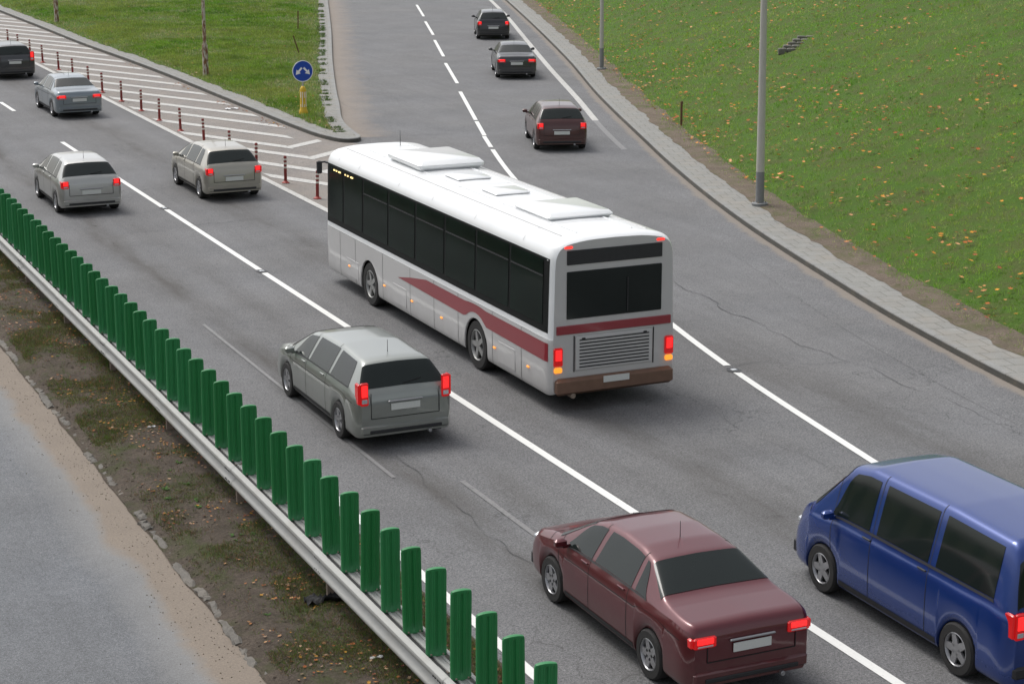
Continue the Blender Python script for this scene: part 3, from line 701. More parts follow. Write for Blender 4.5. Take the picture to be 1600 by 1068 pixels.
# far strip of galvanised trim seen between the slats
def make_slat():
    W_, T_, Hh = .245, .056, 1.08; nx = 41
    xs = np.linspace(-W_/2, W_/2, nx); zs = [0, .012, .03, .06, .09, .2, .4, .6, .8, .96, 1.0, 1.012, 1.024, 1.036, 1.05]
    def topz(x): return Hh-.022*(2*abs(x)/W_)**2.2-.035*max(0, (2*abs(x)/W_-.88)/.12)**2
    F = []; B = []
    for z in zs+['top']:
        f = []; b = []
        for x in xs:
            u = 2*x/W_; zz = topz(x) if z == 'top' else min(z, topz(x)-.004)
            cur = .018*(1-u*u); fl = .010*max(0, 1-zz/.07)
            g = 0
            if zz < 1.043:
                for gx, gw, gd in ((-.072, .030, .012), (-.036, .007, .006), (0, .034, .022), (.036, .007, .006), (.072, .030, .012)):
                    cap = 1.0 if zz < 1.02 else math.sqrt(max(0, 1-((zz-1.02)/.022)**2))
                    q = abs(x-gx)/max(1e-6, gw/2*max(cap, 1e-3)); g = max(g, gd*(1 if q < .75 else max(0, (1.15-q)/.4)))
                if zz > .075: pass
                else: g *= max(0, (zz-.03)/.045)
            edge_ = .006*max(0, (abs(u)-.86)/.14)**2
            y_ = -T_/2*.55-cur-fl+g+edge_*2; f.append((x*(1+.02*max(0, 1-zz/.08)), y_, zz)); b.append((x, T_/2-.018*(u*u)*.4, zz))
        F.append(f); B.append(b)
    mb = MB(); mb.grid(F); mb.grid([r[::-1] for r in B])
    for i in (0, -1): mb.grid([[F[k][i], B[k][i]] for k in range(len(F))] if i == -1 else [[B[k][i], F[k][i]] for k in range(len(F))])
    mb.grid([F[-1], [((p[0]), (p[1]+q_[1])/2, p[2]+.006) for p, q_ in zip(F[-1], B[-1])], B[-1]])
    o = empty('anti_glare_slat'); s = mb.build('board', m_green, o, True, 50)
    for bx in (-.072, .072): MB().box(bx, -.058, .03, .02, .02, .02, bev=.004).build('bolt', m_post, o)
    return o
def ordinal(n):
    w1 = ['', 'first', 'second', 'third', 'fourth', 'fifth', 'sixth', 'seventh', 'eighth', 'ninth', 'tenth', 'eleventh', 'twelfth', 'thirteenth', 'fourteenth', 'fifteenth', 'sixteenth', 'seventeenth', 'eighteenth', 'nineteenth']
    tn = {2: 'twent', 3: 'thirt', 4: 'fort', 5: 'fift', 6: 'sixt', 7: 'sevent', 8: 'eight'}
    if n < 20: return w1[n]
    return tn[n//10]+'ieth' if n % 10 == 0 else tn[n//10]+'y-'+w1[n % 10]
sl0 = make_slat(); first = True
S0, SSTEP = 16.82+.12, .7270
for i in range(0, 64):
    y = 22.80-9*SSTEP+i*SSTEP
    o = sl0 if first else copy_tree(sl0); first = False
    o.location = (7.80, y, .722); o.rotation_euler = (R(random.uniform(-1.3, 1.3)), R(random.uniform(-.9, .9)), R(random.uniform(-5, 3)-4))
    tag(o, f'green slat on the guardrail, {ordinal(i+1)} counted from the bottom edge of the photo', 'slat', 'green anti-glare slats standing on the guardrail')

# ------------------------------------------------------------------ bollards
def make_bollard():
    r = empty('flexible_bollard')
    MB().lathe([(.12, 0), (.12, .012), (.09, .022), (.055, .06), (.048, .07)], 16).build('base', plain('bollard_base_red', (.33, .04, .025), .55, 0, .2, 10), r, True, 50)
    MB().lathe([(.046, .06), (.046, .76), (.044, .795), (.034, .81), (.0, .812)], 16, cap=False).build('tube', m_red, r, True, 50)
    for z in (.44, .56, .68): MB().lathe([(.0475, z), (.0475, z+.055)], 16, cap=False).build('reflective_band', m_white, r, True)
    return r
b0 = make_bollard(); first = True
bt = [(503, 310), (449, 286), (402, 264), (358, 243), (318, 223), (281, 205), (248, 189), (217, 174), (188, 159), (161, 145), (137, 134), (114, 121), (93, 110), (72, 98), (53.4, 88.4), (35.6, 79.5), (19, 71.5), (3, 64)]
pos = [(17.56+.04*random.uniform(-1, 1), G(*p)[1]) for p in bt]+[(17.5, 103+2.95*k) for k in range(1, 8)]
for i, (x, y) in enumerate(pos):
    o = b0 if first else copy_tree(b0); first = False
    o.location = (x, y, .012); o.rotation_euler = (R(random.uniform(-1.2, 1.2)), R(random.uniform(-1.2, 1.2)), random.uniform(0, 3))
    tag(o, f'dark red banded bollard, {ordinal(i+1)} counted from the bus end of the row', 'bollard', 'red and white bollards beside the hatched wedge')

# ------------------------------------------------------------------ sign on yellow pedestal
sg = empty('keep_either_side_sign', (22.60, 68.05, .15), R(-3)); tag(sg, 'round blue sign with two white arrows on a yellow pedestal at the grass tip', 'road sign')
n = 48; prof = [(.165, 0), (.17, .03), (.165, .10), (.14, .17), (.125, .21), (.122, .5), (.118, .86), (.116, .90), (.10, .97), (.06, 1.03), (.03, 1.05)]
vs = []
for r_, h in prof:
    for i in range(n):
        a = 2*math.pi*i/n; q = r_*(1-(.085 if .2 < h < .93 else .0)*(abs(math.cos(a*4))**6)); vs.append((q*math.cos(a), q*math.sin(a), h))
fs = [(k*n+i, k*n+(i+1) % n, (k+1)*n+(i+1) % n, (k+1)*n+i) for k in range(len(prof)-1) for i in range(n)]+[tuple(range((len(prof)-1)*n, len(prof)*n))]
ped = mesh_obj('pedestal', vs, fs, m_yel, sg, True); ped.data.set_sharp_from_angle(angle=R(40))
for a in (-152, -118, -84, -50, -22):
    mb = MB(); aa = R(a); cx, cy = .1225*math.cos(aa), .1225*math.sin(aa); z0, z1 = (.28, .84) if a in (-118, -50) else (.62, .84)
    mb.box(cx, cy, (z0+z1)/2, .006, .022, z1-z0, rz=aa)
    if z0 > .5: mb.box(cx, cy, .33, .006, .022, .10, rz=aa)
    mb.build('reflector_strip', m_signw, sg)
MB().lathe([(.03, 1.02), (.03, 1.95)], 12).build('sign_pole', m_galv, sg, True, 40)
disc = empty('sign_face_holder'); bpy.data.objects.remove(disc)
SZ = 1.60
def disc_mb(r_, y0, y1, n=64):
    mb = MB(); mb.lathe([(r_, y0), (r_, y1)], n, cz=SZ, axis='y'); return mb
disc_mb(.395, -.045, -.030).build('sign_plate', m_signw, sg)
f = disc_mb(.368, -.048, -.046).build('sign_face', m_blue, sg)
for sx in (-1, 1):
    ax, az = sx*.27, -.13; bx, bz = sx*.035, .125; dx, dz = ax-bx, az-bz; L_ = math.hypot(dx, dz); dx /= L_; dz /= L_; px, pz = -dz, dx
    def q(t_, s_): return (bx+dx*t_*L_+px*s_, bz+dz*t_*L_+pz*s_)
    pts2 = [q(0, -.035), q(.52, -.035), q(.52, -.105), q(1.0, 0), q(.52, .105), q(.52, .035), q(0, .035)]
    vs = [(x, -.0512, SZ+z) for x, z in pts2]+[(x, -.049, SZ+z) for x, z in pts2]
    m_ = len(pts2); fs = [tuple(range(m_)), tuple(range(2*m_-1, m_-1, -1))]+[(i, i+m_, (i+1) % m_+m_, (i+1) % m_) for i in range(m_)]
    mesh_obj('arrow', vs, fs, m_signw, f)

# ------------------------------------------------------------------ poles and stakes
def old_pole(x, y, lab):
    r = empty('rusty_pole', (x, y, .15)); tag(r, lab, 'pole', 'old rusty poles on the grass by the pavement')
    MB().lathe([(.13, -.2), (.135, .02), (.128, .3), (.125, 1.28), (.13, 1.33), (.085, 1.40)], 18).build('lower_tube', m_rust, r, True, 40)
    MB().lathe([(.078, 1.36), (.07, 5), (.06, 9)], 16).build('upper_tube', m_rust, r, True, 40)
    MB().lathe([(.09, 1.36), (.096, 1.40), (.08, 1.44)], 16).build('collar', m_rust, r, True, 40)
    mb = MB(); mb.box(-.7, 0, 9.0, 1.5, .06, .06).box(-1.45, 0, 8.97, .5, .18, .1, bev=.03); mb.build('lamp_arm', m_rust, r)
old_pole(22.62, 81.3, 'peeling rusty pole with thicker foot, on the grass left of the blue sign')
old_pole(22.1, 109.9, 'distant peeling rusty pole at the top left beside the hatched wedge')
def lamp_pole(p, lab, rb, lean):
    r = empty('lamp_pole', p); r.rotation_euler = (0, R(lean), 0); tag(r, lab, 'lamp pole', 'pale tapered lamp poles at the foot of the embankment')
    MB().lathe([(rb, .9), (rb*.93, 2.2), (rb*.62, 9.0)], 20).build('shaft', m_pole, r, True, 40)
    MB().lathe([(rb*1.03, 0), (rb*1.005, .9)], 20).build('shaft_foot', m_polebase, r, True, 40)
    MB().lathe([(.22, -.12), (.225, .02), (.20, .035), (.12, .04)], 22).build('base_flange', m_polebase, r, True, 40)
    mb = MB()
    for a in range(4): mb.box(.165*math.cos(a*1.571+.78), .165*math.sin(a*1.571+.78), .05, .03, .03, .04)
    mb.build('anchor_bolts', m_post, r)
    mb = MB(); mb.lathe([(.05, 0), (.04, -1.8)], 10, 0, 0, 9.0, 'x'); mb.build('arm', m_pole, r)
    MB().box(-2.0, 0, 8.98, .7, .28, .14, bev=.05).build('lamp_head', m_polebase, r)
X, Y = G(1187, 318, .2); lamp_pole((X, Y, .20), 'tall pale lamp pole nearest the bus, standing where pavement meets the grass slope', .115, -.75)
X, Y = G(940, 107, .2); lamp_pole((X, Y, .20), 'distant pale lamp pole beside the slip road near the top of the photo', .095, -.4)
def stake(p, h, lean, lab, wd=.05):
    o = empty('metal_stake', p); o.rotation_euler = (0, R(lean), .3); tag(o, lab, 'stake', 'thin rusty stakes in the grass')
    mb = MB(); mb.box(0, 0, h/2-.1, wd, .012, h+.2).box(-wd/2, .02, h/2-.1, .01, .045, h+.2).box(0, -.008, h-.05, wd*1.3, .012, .08); mb.build('angle_bar', m_stake, o)
q = emb_at(1065, 196); stake(q[:3], .86, 0, 'short rusty stake standing on the grass slope left of the lamp pole', .06)
X, Y = G(468, 83, .3); stake((X, Y, .25), .95, -20, 'leaning thin rusty rod in the grass above the blue sign', .035)
X, Y = G(466, 45, .3); stake((X, Y, .3), .95, 2, 'upright thin rusty rod in the grass near the top edge', .035)

# block steps climbing the embankment
q0 = emb_at(1223, 84); q1 = emb_at(1257, 62)
stp = empty('block_steps', (q0[0], q0[1], q0[2])); tag(stp, 'small flight of grey stone blocks half buried in the grass slope', 'steps')
dirv = Vector((q1[0]-q0[0], q1[1]-q0[1], q1[2]-q0[2])); ang = math.atan2(dirv.y, dirv.x)
right = Vector((CY, -SY, 0)); 
for i in range(5):
    b = Vector((0, 0, 0)).lerp(dirv, (i+.3)/4.6)
    for j in range(2):
        mb = MB(); mb.box(0, 0, 0, .32, .26, .26, bev=.03); c_ = b+right*(j*.35-.08)+Vector((0, 0, .06))
        bo = mb.build('block', m_stone, stp); bo.location = c_; bo.rotation_euler = (R(random.uniform(-3, 3)), R(random.uniform(-3, 3)), -YAW+R(random.uniform(-4, 4)))
# crumpled dark rag by a post, paper scraps
def scrap(name, x, y, z, s, m, lab, cat):
    N_ = 12; P = []
    for i in range(N_):
        P.append([(x+(i/(N_-1)-.5)*s[0]+random.uniform(-.01, .01), y+(j/(N_-1)-.5)*s[1]*(.6+.4*math.sin(i*.9)), z+.012+s[2]*abs(math.sin(i*1.7+j*.8)*math.cos(j*1.3-i*.5))) for j in range(N_)])
    mb = MB(); mb.grid(P); o = mb.build(name, m, None, True); tag(o, lab, cat)
x, y = G(508, 940, .1); scrap('crumpled_rag', x+.05, y+.05, float(med_h(np.array([x]), np.array([y]))[0]), (.62, .30, .10), m_black, 'dark crumpled rag lying on the dirt by a guardrail post', 'rag')
x, y = G(588, 1030, .1); scrap('paper_scrap', x, y, float(med_h(np.array([x]), np.array([y]))[0]), (.17, .07, .02), m_signw, 'white torn paper scrap on the dirt under the guardrail, low in the photo', 'litter')
x, y = G(237, 669, .1); scrap('paper_scrap', x, y, float(med_h(np.array([x]), np.array([y]))[0]), (.14, .07, .03), m_signw, 'small white scrap on the dirt by a guardrail post at mid height', 'litter')
x, y = G(362, 171, 0); scrap('paper_scrap', x, y, .01, (.5, .3, .04), m_signw, 'pale crushed litter in the gutter by the hatched wedge near the blue sign', 'litter')

#VEHICLES#
# ------------------------------------------------------------------ vehicles (built lengthways along +Y, rear bumper at y = 0)
def car_paint(name, c, metal=.35, rough=.32, dirt=.25):
    t = NT(name); z = t.n('ShaderNodeSeparateXYZ'); t.L(t.coord(), z.inputs[0])
    grime = t.math('MULTIPLY', t.ramp(t.math('ADD', z.outputs[2], t.math('MULTIPLY', t.noise(3, 5, .7), .45)), [(.38, 1), (.85, 0)]), dirt)
    cc = t.mix(t.noise(1.3, 3), tuple(x*.94 for x in c), tuple(x*1.06 for x in c)); cc = t.mix(grime, cc, (.16, .145, .12))
    t.col(cc); t.set(metal=metal, rough=t.math('ADD', rough, t.math('MULTIPLY', grime, .4)), coat=.7, coatr=.06); return t.m
def glass_mat():
    t = NT('tinted_glass'); t.col(t.mix(t.noise(.9, 3), (.006, .009, .009), (.014, .020, .018))); t.set(rough=.09, spec=.28, coat=.1); return t.m
m_glass = glass_mat()
m_trim = plain('dark_trim', (.022, .022, .024), .6, 0, .25, 15)
m_under = plain('underbody', (.010, .010, .010), .9)
m_seam = plain('panel_gap', (.012, .012, .012), .8)
m_tyre = plain('tyre_rubber', (.022, .021, .020), .85, 0, .3, 20)
m_rim = plain('alloy_rim', (.38, .38, .39), .35, .7, .15, 10)
m_tail = glow('tail_lamp_lit', (.45, .01, .012), (1, .018, .018), 1.15)
m_tlens = glow('tail_lamp_lens', (.30, .008, .010), (1, .01, .01), .22)
m_tails = glow('small_lamp_lit', (.5, .02, .02), (1, .03, .02), 1.6)
m_orange = glow('side_marker_lit', (.6, .2, .02), (1, .32, .03), .9)
m_amber = glow('amber_interior_lamp', (.6, .4, .15), (1, .72, .3), 1.5)
m_plate = plain('number_plate', (.62, .63, .60), .5, 0, .08, 30)
m_head = plain('head_lamp_glass', (.5, .52, .54), .15, .3, .2, 20)

def make_body(L, W, top, belt, wheels, wr=.33, roofw=.56, sill=.24, tail_top=None, nose_round=.16, rear_round=.07, H=None):
    """returns S(y, k) -> point on the right half, K columns; sections follow the side profile"""
    ty, tz = zip(*top); by, bz = zip(*belt); H = H or max(tz)
    def topf(y): return float(np.interp(y, ty, tz))
    def beltf(y): return min(float(np.interp(y, by, bz)), topf(y)-.025)
    def low(y):
        z = sill
        for wy in wheels:
            q = (wr+.05)**2-(y-wy)**2
            if q > 0: z = max(z, wr-.01+math.sqrt(q))
        return z
    def half(y):
        w = W/2; f = min(1, max(0, (L-y)/(nose_round*5))); w *= 1-.16*(1-f)**2.6
        f = min(1, max(0, y/(rear_round*5))); w *= 1-.08*(1-f)**2.6
        return w
    def section(y):
        w = half(y); t, b, lo = topf(y), beltf(y), low(y); g = min(1, max(0, (t-b)/(H-max(bz)*.98))); lo = min(lo, b-.06)
        r = (w-.07)*(1-g)+roofw*g*(w/(W/2)); m = lo+(b-lo)*.5
        key = [(w*.94, lo-.03), (w*.985, lo+.03), (w*1.0, m), (w*.985, b-.07), (w*.955, b-.005), (w*.955*.93+r*.07, b+(t-b)*.08), (w*.955*.15+r*.85, b+(t-b)*.80), (r*.97, b+(t-b)*.93), (r*.86, t-.012*g-.003), (r*.5, t-.001), (0, t+.006)]
        return np.array(key)
    return section, topf, beltf, half
def tidy(ys):
    out = []
    for y in sorted(ys):
        if not out or y-out[-1] > .0065: out.append(float(y))
    return np.array(out)
def loft(section, ys, sub=3):
    cols = []
    for y in ys:
        K = section(y); P = []
        for i in range(len(K)-1):
            for s_ in range(sub): P.append(K[i]*(1-s_/sub)+K[i+1]*s_/sub)
        P.append(K[-1]); P = np.array(P); Q = P.copy(); Q[1:-1] = .25*P[:-2]+.5*P[1:-1]+.25*P[2:]
        cols.append(np.column_stack([Q[:, 0], np.full(len(Q), y), Q[:, 1]]))
    return np.array(cols)
def surf(G_, ys):
    "bilinear sampler on the lofted grid; k may run past the middle to the left side"
    n, m = G_.shape[:2]
    def S(y, k, off=0.0):
        sx = 1
        if k > m-1: k = 2*(m-1)-k; sx = -1
        i = int(np.clip(np.searchsorted(ys, y)-1, 0, n-2)); f = (y-ys[i])/(ys[i+1]-ys[i]); j = int(np.clip(math.floor(k), 0, m-2)); g = k-j
        a, b, c, d = G_[i, j], G_[i+1, j], G_[i, j+1], G_[i+1, j+1]
        p = (a*(1-f)+b*f)*(1-g)+(c*(1-f)+d*f)*g
        if off:
            nrm = np.cross((b-a)*(1-g)+(d-c)*g, (c-a)*(1-f)+(d-b)*f); q = np.linalg.norm(nrm); nrm = nrm/q if q > 1e-9 else np.array([0, 0, 1.])
            if nrm[2] < -.5 or (nrm[0] < 0 and nrm[2] < .3): nrm = -nrm
            p = p+nrm*off
        return (p[0]*sx, p[1], p[2])
    return S
def patch(S, corners, nu=8, nv=6, off=.006, side=1):
    "panel on the surface; corners (y,k) ccw: a b c d; side=-1 mirrors it"
    a, b, c, d = [np.array(q, float) for q in corners]; rows = []
    for i in range(nv+1):
        v = i/nv; r = []
        for j in range(nu+1):
            u = j/nu; q = (a*(1-u)+b*u)*(1-v)+(d*(1-u)+c*u)*v; p = S(q[0], q[1], off); r.append((p[0]*side, p[1], p[2]))
        rows.append(r)
    return rows
def car(spec, loc, heading, label, cat, paint, group='vehicles driving away on the carriageways'):
    L, W, top, belt, wheels, wr = spec['L'], spec['W'], spec['top'], spec['belt'], spec['wheels'], spec.get('wr', .32)
    sec, topf, beltf, half = make_body(L, W, top, belt, wheels, wr, spec.get('roofw', .56), spec.get('sill', .24), nose_round=spec.get('nr', .16), H=spec.get('H'))
    ys = [0, .008, .025, .05, .09, .14, .2]+list(np.arange(.26, L-.24, .06))+[L-.2, L-.14, L-.09, L-.05, L-.025, L-.008, L]
    for wy in wheels: ys += [wy-wr-.052, wy-wr-.045, wy+wr+.045, wy+wr+.052]
    ys = tidy(ys); G_ = loft(sec, ys)
    # round the two ends in plan and elevation
    for i, y in enumerate(ys):
        for e, q in ((.14, y), (.20, L-y)):
            if q < e:
                k = (1-q/e)**2.2*.13*e/.14; cz = .58; G_[i, :, 0] *= 1-k*.35; G_[i, :, 2] = cz+(G_[i, :, 2]-cz)*(1-k*.55)
    m = G_.shape[1]; S = surf(G_, ys)
    r = empty(spec['name'], loc, heading); tag(r, label, cat, group)
    V = []; n = len(ys)
    full = np.concatenate([G_, (G_*np.array([-1, 1, 1]))[:, ::-1][:, 1:]], 1); M = full.shape[1]
    F = [(i*M+j, (i+1)*M+j, (i+1)*M+j+1, i*M+j+1) for i in range(n-1) for j in range(M-1)]
    mi = [0]*len(F); F += [tuple(range(M)), tuple((n-1)*M+j for j in range(M-1, -1, -1))]; mi += [0, 0]
    mb = MB(); mb.add(full.reshape(-1, 3), F, 0); mb.m = mi
    for sd in (1, -1):       # door gaps
        for y in spec['doors']:
            k0, k1 = .8, 23; rows = []
            for q in np.linspace(k0, k1, 22):
                yy = y+.02*(q/k1); a = S(yy-.006, q, .0022); b = S(yy+.006, q, .0022); rows.append([(a[0]*sd, a[1], a[2]), (b[0]*sd, b[1], b[2])])
            mb.grid(rows, 1)
        mb.grid(patch(S, [(.12, 8.2), (L-.75, 8.2), (L-.75, 8.35), (.12, 8.35)], 30, 1, .0022, sd), 1) if spec.get('crease') else None
    ti = spec.get('hood')
    if ti: mb.grid(patch(S, [(ti, 14), (ti, 46), (ti+.012, 46), (ti+.012, 14)], 30, 1, .002), 1)
    mb.build('body', [paint, m_seam], r, True, 38)
    # glass
    for sd in (1, -1):
        for (y0, y1, y2, y3) in spec['side']:      # rear-bottom, front-bottom, front-top, rear-top
            g = MB(); g.grid(patch(S, [(y0, 14.6), (y1, 14.6), (y2, 19.4), (y3, 19.4)], 8, 6, .005, sd)); g.build('side_window', m_glass, r, True)
    a, b = spec['rearwin']; g = MB(); g.grid(patch(S, [(a, 17.5), (a, 60-17.5), (b, 60-20.3), (b, 20.3)], 16, 6, .006)); g.build('rear_window', m_glass, r, True)
    a, b = spec['wind']; g = MB(); g.grid(patch(S, [(a, 20.5), (a, 60-20.5), (b, 60-17), (b, 17)], 16, 6, .006)); g.build('windscreen', m_glass, r, True)
    # underbody, bumper, lamps, plate
    MB().box(0, L/2, .30, W*.80, L*.93, .26).build('underbody', m_under, r)
    zb = spec.get('bump', .42); hw = half(.1)
    MB().box(0, .03, zb-.07, hw*1.84, .12, .20, bev=.05).build('rear_bumper', spec.get('bumpmat', paint), r, True, 40)
    MB().box(0, L-.04, zb-.1, hw*1.75, .12, .24, bev=.05).build('front_bumper', m_trim, r, True, 40)
    tz, th, tw = spec['lamp']
    for sd in (-1, 1):
        q = MB(); xx = hw*.93-tw/2; q.box(sd*xx, .005, tz, tw, .05, th, bev=.018)
        q.box(sd*(hw*.955-.01), .085, tz, .05, .16, th*.9, bev=.018); tl = q.build('tail_light', m_tlens, r, True, 40); MB().box(sd*xx, -.016, tz+th*.14, tw*.74, .02, th*.52, bev=.012).build('lit_lamp', m_tail, tl); MB().box(sd*xx, -.015, tz-th*.30, tw*.7, .018, th*.20, bev=.008).build('reversing_lamp', m_head, tl)
        q = MB(); q.box(sd*(half(L-.06)*.74), L-.075, spec.get('hz', .66)-.03, .30, .12, .12, bev=.04); q.build('headlight', m_head, r, True, 40)
        my = spec['mirror']; bz_ = beltf(my)+.06
        q = MB(); q.box(sd*(W/2+.07), my, bz_+.03, .17, .09, .12, bev=.03); q.box(sd*(W/2-.03), my+.01, bz_-.02, .14, .05, .05); q.build('mirror', paint, r, True, 40)
        for hy in spec['handles']:
            p = S(hy, 11.2, .012); q = MB(); q.box(sd*p[0], hy, p[2], .025, .17, .026, bev=.008); q.build('door_handle', paint if not spec.get('dk') else m_trim, r)
    MB().box(0, -.018 if spec.get('plate', .6) > .5 else -.04, spec.get('plate', .6), .52, .012, .115, bev=.003).build('number_plate', m_plate, r)
    for sd in (1, -1):
        g = MB(); w0, w1 = wheels[0]+wr+.08, wheels[1]-wr-.08; g.grid(patch(S, [(w0, .9), (w1, .9), (w1, 3.3), (w0, 3.3)], 20, 2, .006, sd)); g.build('sill_trim', m_trim, r, True)
        a0 = min(q_[0] for q_ in spec['side']); a1 = max(q_[1] for q_ in spec['side'])
        g = MB(); g.grid(patch(S, [(a0-.02, 14.0), (a1+.05, 14.0), (a1+.03, 14.5), (a0, 14.5)], 24, 1, .007, sd)); g.build('window_seal', m_trim, r, True)
    q = MB(); zt = spec.get('lid', .60)                       # outline of the boot lid or tailgate, maker's trim strip
    q.box(0, -.003, zt-.06, hw*1.42, .012, .010); q.build('lid_seam', m_seam, r)
    for sd in (-1, 1): MB().box(sd*hw*.71, -.003, (zt-.06+tz)/2, .010, .012, abs(tz-zt+.06)).build('lid_seam', m_seam, r)
    MB().box(0, -.022, spec.get('plate', .6)+.10, .62, .03, .03, bev=.01).build('chrome_strip', m_rim, r)
    MB().box(0, -.034, zb-.10, hw*1.5, .02, .055, bev=.008).build('bumper_insert', m_trim, r)
    MB().lathe([(.028, -.05), (.032, -.045), (.032, .1)], 12, hw*.5, .0, .235, 'y').build('exhaust_pipe', m_rim, r)
    if spec['name'] != 'saloon_car':
        p_, q_ = S(spec['rearwin'][0]+.02, 19.2, .018), S((spec['rearwin'][0]+spec['rearwin'][1])/2, 27.5, .022)
        g = MB(); g.grid([[(0, p_[1], p_[2]), (0, p_[1]-.01, p_[2]+.02)], [(.34, p_[1]+.015, p_[2]+.06), (.34, p_[1]+.005, p_[2]+.08)]]); g.build('rear_wiper', m_trim, r)
    if spec.get('hs'): MB().box(0, spec['high'][0], spec['high'][1], .3, .03, .03).build('brake_light_strip', m_tail, r)
    MB().lathe([(.006, 0), (.004, .22)], 6, 0, spec.get('ant', .8), topf(spec.get('ant', .8))-.005).build('aerial', m_trim, r)
    for sd in (-1, 1):
        for wy in wheels: wheel(r, sd*(W/2-.11), wy, wr, sd)
    return r, S, half
def wheel(r, x, y, wr, sd, wd=.205, rimm=None):
    w_ = empty('wheel', (x, y, wr)); w_.parent = r
    rr = wr*.66
    MB().lathe([(rr, -wd/2), (wr*.93, -wd/2), (wr, -wd/2+.03), (wr, wd/2-.03), (wr*.93, wd/2), (rr, wd/2)], 30, axis='x', cap=False).build('tyre', m_tyre, w_, True, 35)
    mb = MB(); f = sd*wd*.5; mb.lathe([(rr, -f*.9), (rr*1.01, f*.9), (rr*.93, f*.99), (rr*.86, f*.6)], 30, axis='x', cap=False)
    mb.lathe([(rr*.9, f*.35), (rr*.2, f*.35), (.0, f*.36)], 30, axis='x', mi=1, cap=False); mb.lathe([(rr*.24, f*.3), (rr*.2, f*.85), (0, f*.87)], 12, axis='x', cap=False)
    for k in range(5):
        a = k*2*math.pi/5; c_, s_ = math.cos(a), math.sin(a); q = []
        for u, h in ((rr*.15, .055), (rr*.92, .04)):
            for t_ in (-1, 1):
                for d in (f*.55, f*.85): q.append((d, u*c_-t_*h*s_, u*s_+t_*h*c_))
        mb.add(q, [(0, 2, 3, 1), (4, 5, 7, 6), (1, 3, 7, 5), (0, 1, 5, 4), (2, 6, 7, 3), (0, 4, 6, 2)])
    mb.build('rim', [rimm or m_rim, m_under], w_, True, 35); return w_

HATCH = dict(name='hatchback_car', L=4.12, W=1.74, top=[(0, .86), (.04, .97), (.12, 1.06), (.48, 1.38), (.75, 1.435), (1.5, 1.47), (2.2, 1.43), (2.5, 1.36), (3.18, .99), (3.5, .93), (3.9, .82), (4.05, .72), (4.12, .60)],
    belt=[(0, .90), (.3, .945), (2.6, .915), (3.2, .89), (3.8, .76), (4.12, .55)], wheels=(.72, 3.28), wr=.305, doors=[1.22, 2.18, 3.05], side=[(.62, 1.10, 1.06, .80), (1.20, 2.10, 2.04, 1.16), (2.20, 2.92, 2.46, 2.16)],
    rearwin=(.13, .47), wind=(2.44, 3.12), lamp=(.85, .21, .17), mirror=2.82, handles=(1.35, 2.3), hood=3.3, high=(.44, 1.40), plate=.62)
SEDAN = dict(name='saloon_car', ant=1.75, L=4.55, W=1.76, top=[(0, .86), (.04, .965), (.12, 1.0), (.60, 1.04), (.78, 1.07), (1.35, 1.36), (1.7, 1.42), (2.2, 1.44), (2.7, 1.41), (2.95, 1.34), (3.6, .98), (3.9, .93), (4.3, .82), (4.48, .72), (4.55, .58)],
    belt=[(0, .90), (.4, .95), (3.0, .915), (3.6, .88), (4.2, .76), (4.55, .55)], wheels=(.95, 3.66), wr=.315, doors=[1.52, 2.56, 3.42], side=[(1.1, 1.40, 1.45, 1.40), (1.50, 2.48, 2.42, 1.55), (2.58, 3.34, 2.90, 2.54)],
    rearwin=(.84, 1.33), wind=(2.9, 3.54), lamp=(.80, .14, .30), mirror=3.22, handles=(1.7, 2.7), hood=3.74, high=(.9, 1.105), plate=.68, crease=True)
ESTATE = dict(name='estate_car', L=4.65, W=1.78, top=[(0, .82), (.03, .95), (.10, 1.03), (.42, 1.40), (.6, 1.44), (1.6, 1.48), (2.5, 1.45), (3.0, 1.37), (3.65, 1.0), (3.95, .95), (4.4, .83), (4.58, .72), (4.65, .58)],
    belt=[(0, .92), (.4, .96), (3.0, .93), (3.7, .89), (4.3, .76), (4.65, .55)], wheels=(.92, 3.72), wr=.32, doors=[1.55, 2.6, 3.45], side=[(.50, 1.42, 1.38, .66), (1.52, 2.52, 2.46, 1.5), (2.62, 3.38, 2.94, 2.58)],
    rearwin=(.11, .41), wind=(2.96, 3.6), lamp=(.98, .40, .14), mirror=3.25, handles=(1.75, 2.75), hood=3.78, high=(.4, 1.42), plate=.72, crease=True)
VAN = dict(name='passenger_van', L=4.85, W=1.88, top=[(0, .85), (.02, 1.1), (.07, 1.35), (.16, 1.84), (.32, 1.93), (1.5, 1.97), (3.2, 1.96), (3.6, 1.88), (4.28, 1.20), (4.55, 1.08), (4.75, .9), (4.85, .66)],
    belt=[(0, 1.08), (.4, 1.13), (3.6, 1.11), (4.3, 1.05), (4.85, .62)], wheels=(.98, 3.95), wr=.335, roofw=.70, doors=[1.62, 2.85, 3.75], side=[(.38, 1.52, 1.52, .42), (1.68, 2.78, 2.78, 1.68), (2.94, 3.82, 3.46, 2.94)],
    rearwin=(.045, .152), wind=(3.62, 4.24), lamp=(.98, .34, .13), mirror=3.72, handles=(2.95, 1.75), hood=4.32, high=(.2, 1.88), plate=.6, H=1.97, bump=.46, bumpmat=m_trim, hz=.78, dk=True)
p_silver = car_paint('silver_paint', (.42, .42, .40), .55, .30)
p_bluegrey = car_paint('blue_grey_paint', (.20, .235, .26), .5, .30)
p_dark = car_paint('dark_grey_paint', (.045, .047, .050), .4, .3)
p_beige = car_paint('beige_silver_paint', (.36, .34, .29), .5, .32)
p_grey = car_paint('grey_green_paint', (.26, .275, .255), .5, .30)
p_maroon = car_paint('maroon_paint', (.10, .012, .018), .3, .3)
p_blue = car_paint('deep_blue_paint', (.010, .040, .20), .35, .25, .12)
p_black = car_paint('black_paint', (.02, .021, .024), .3, .28)
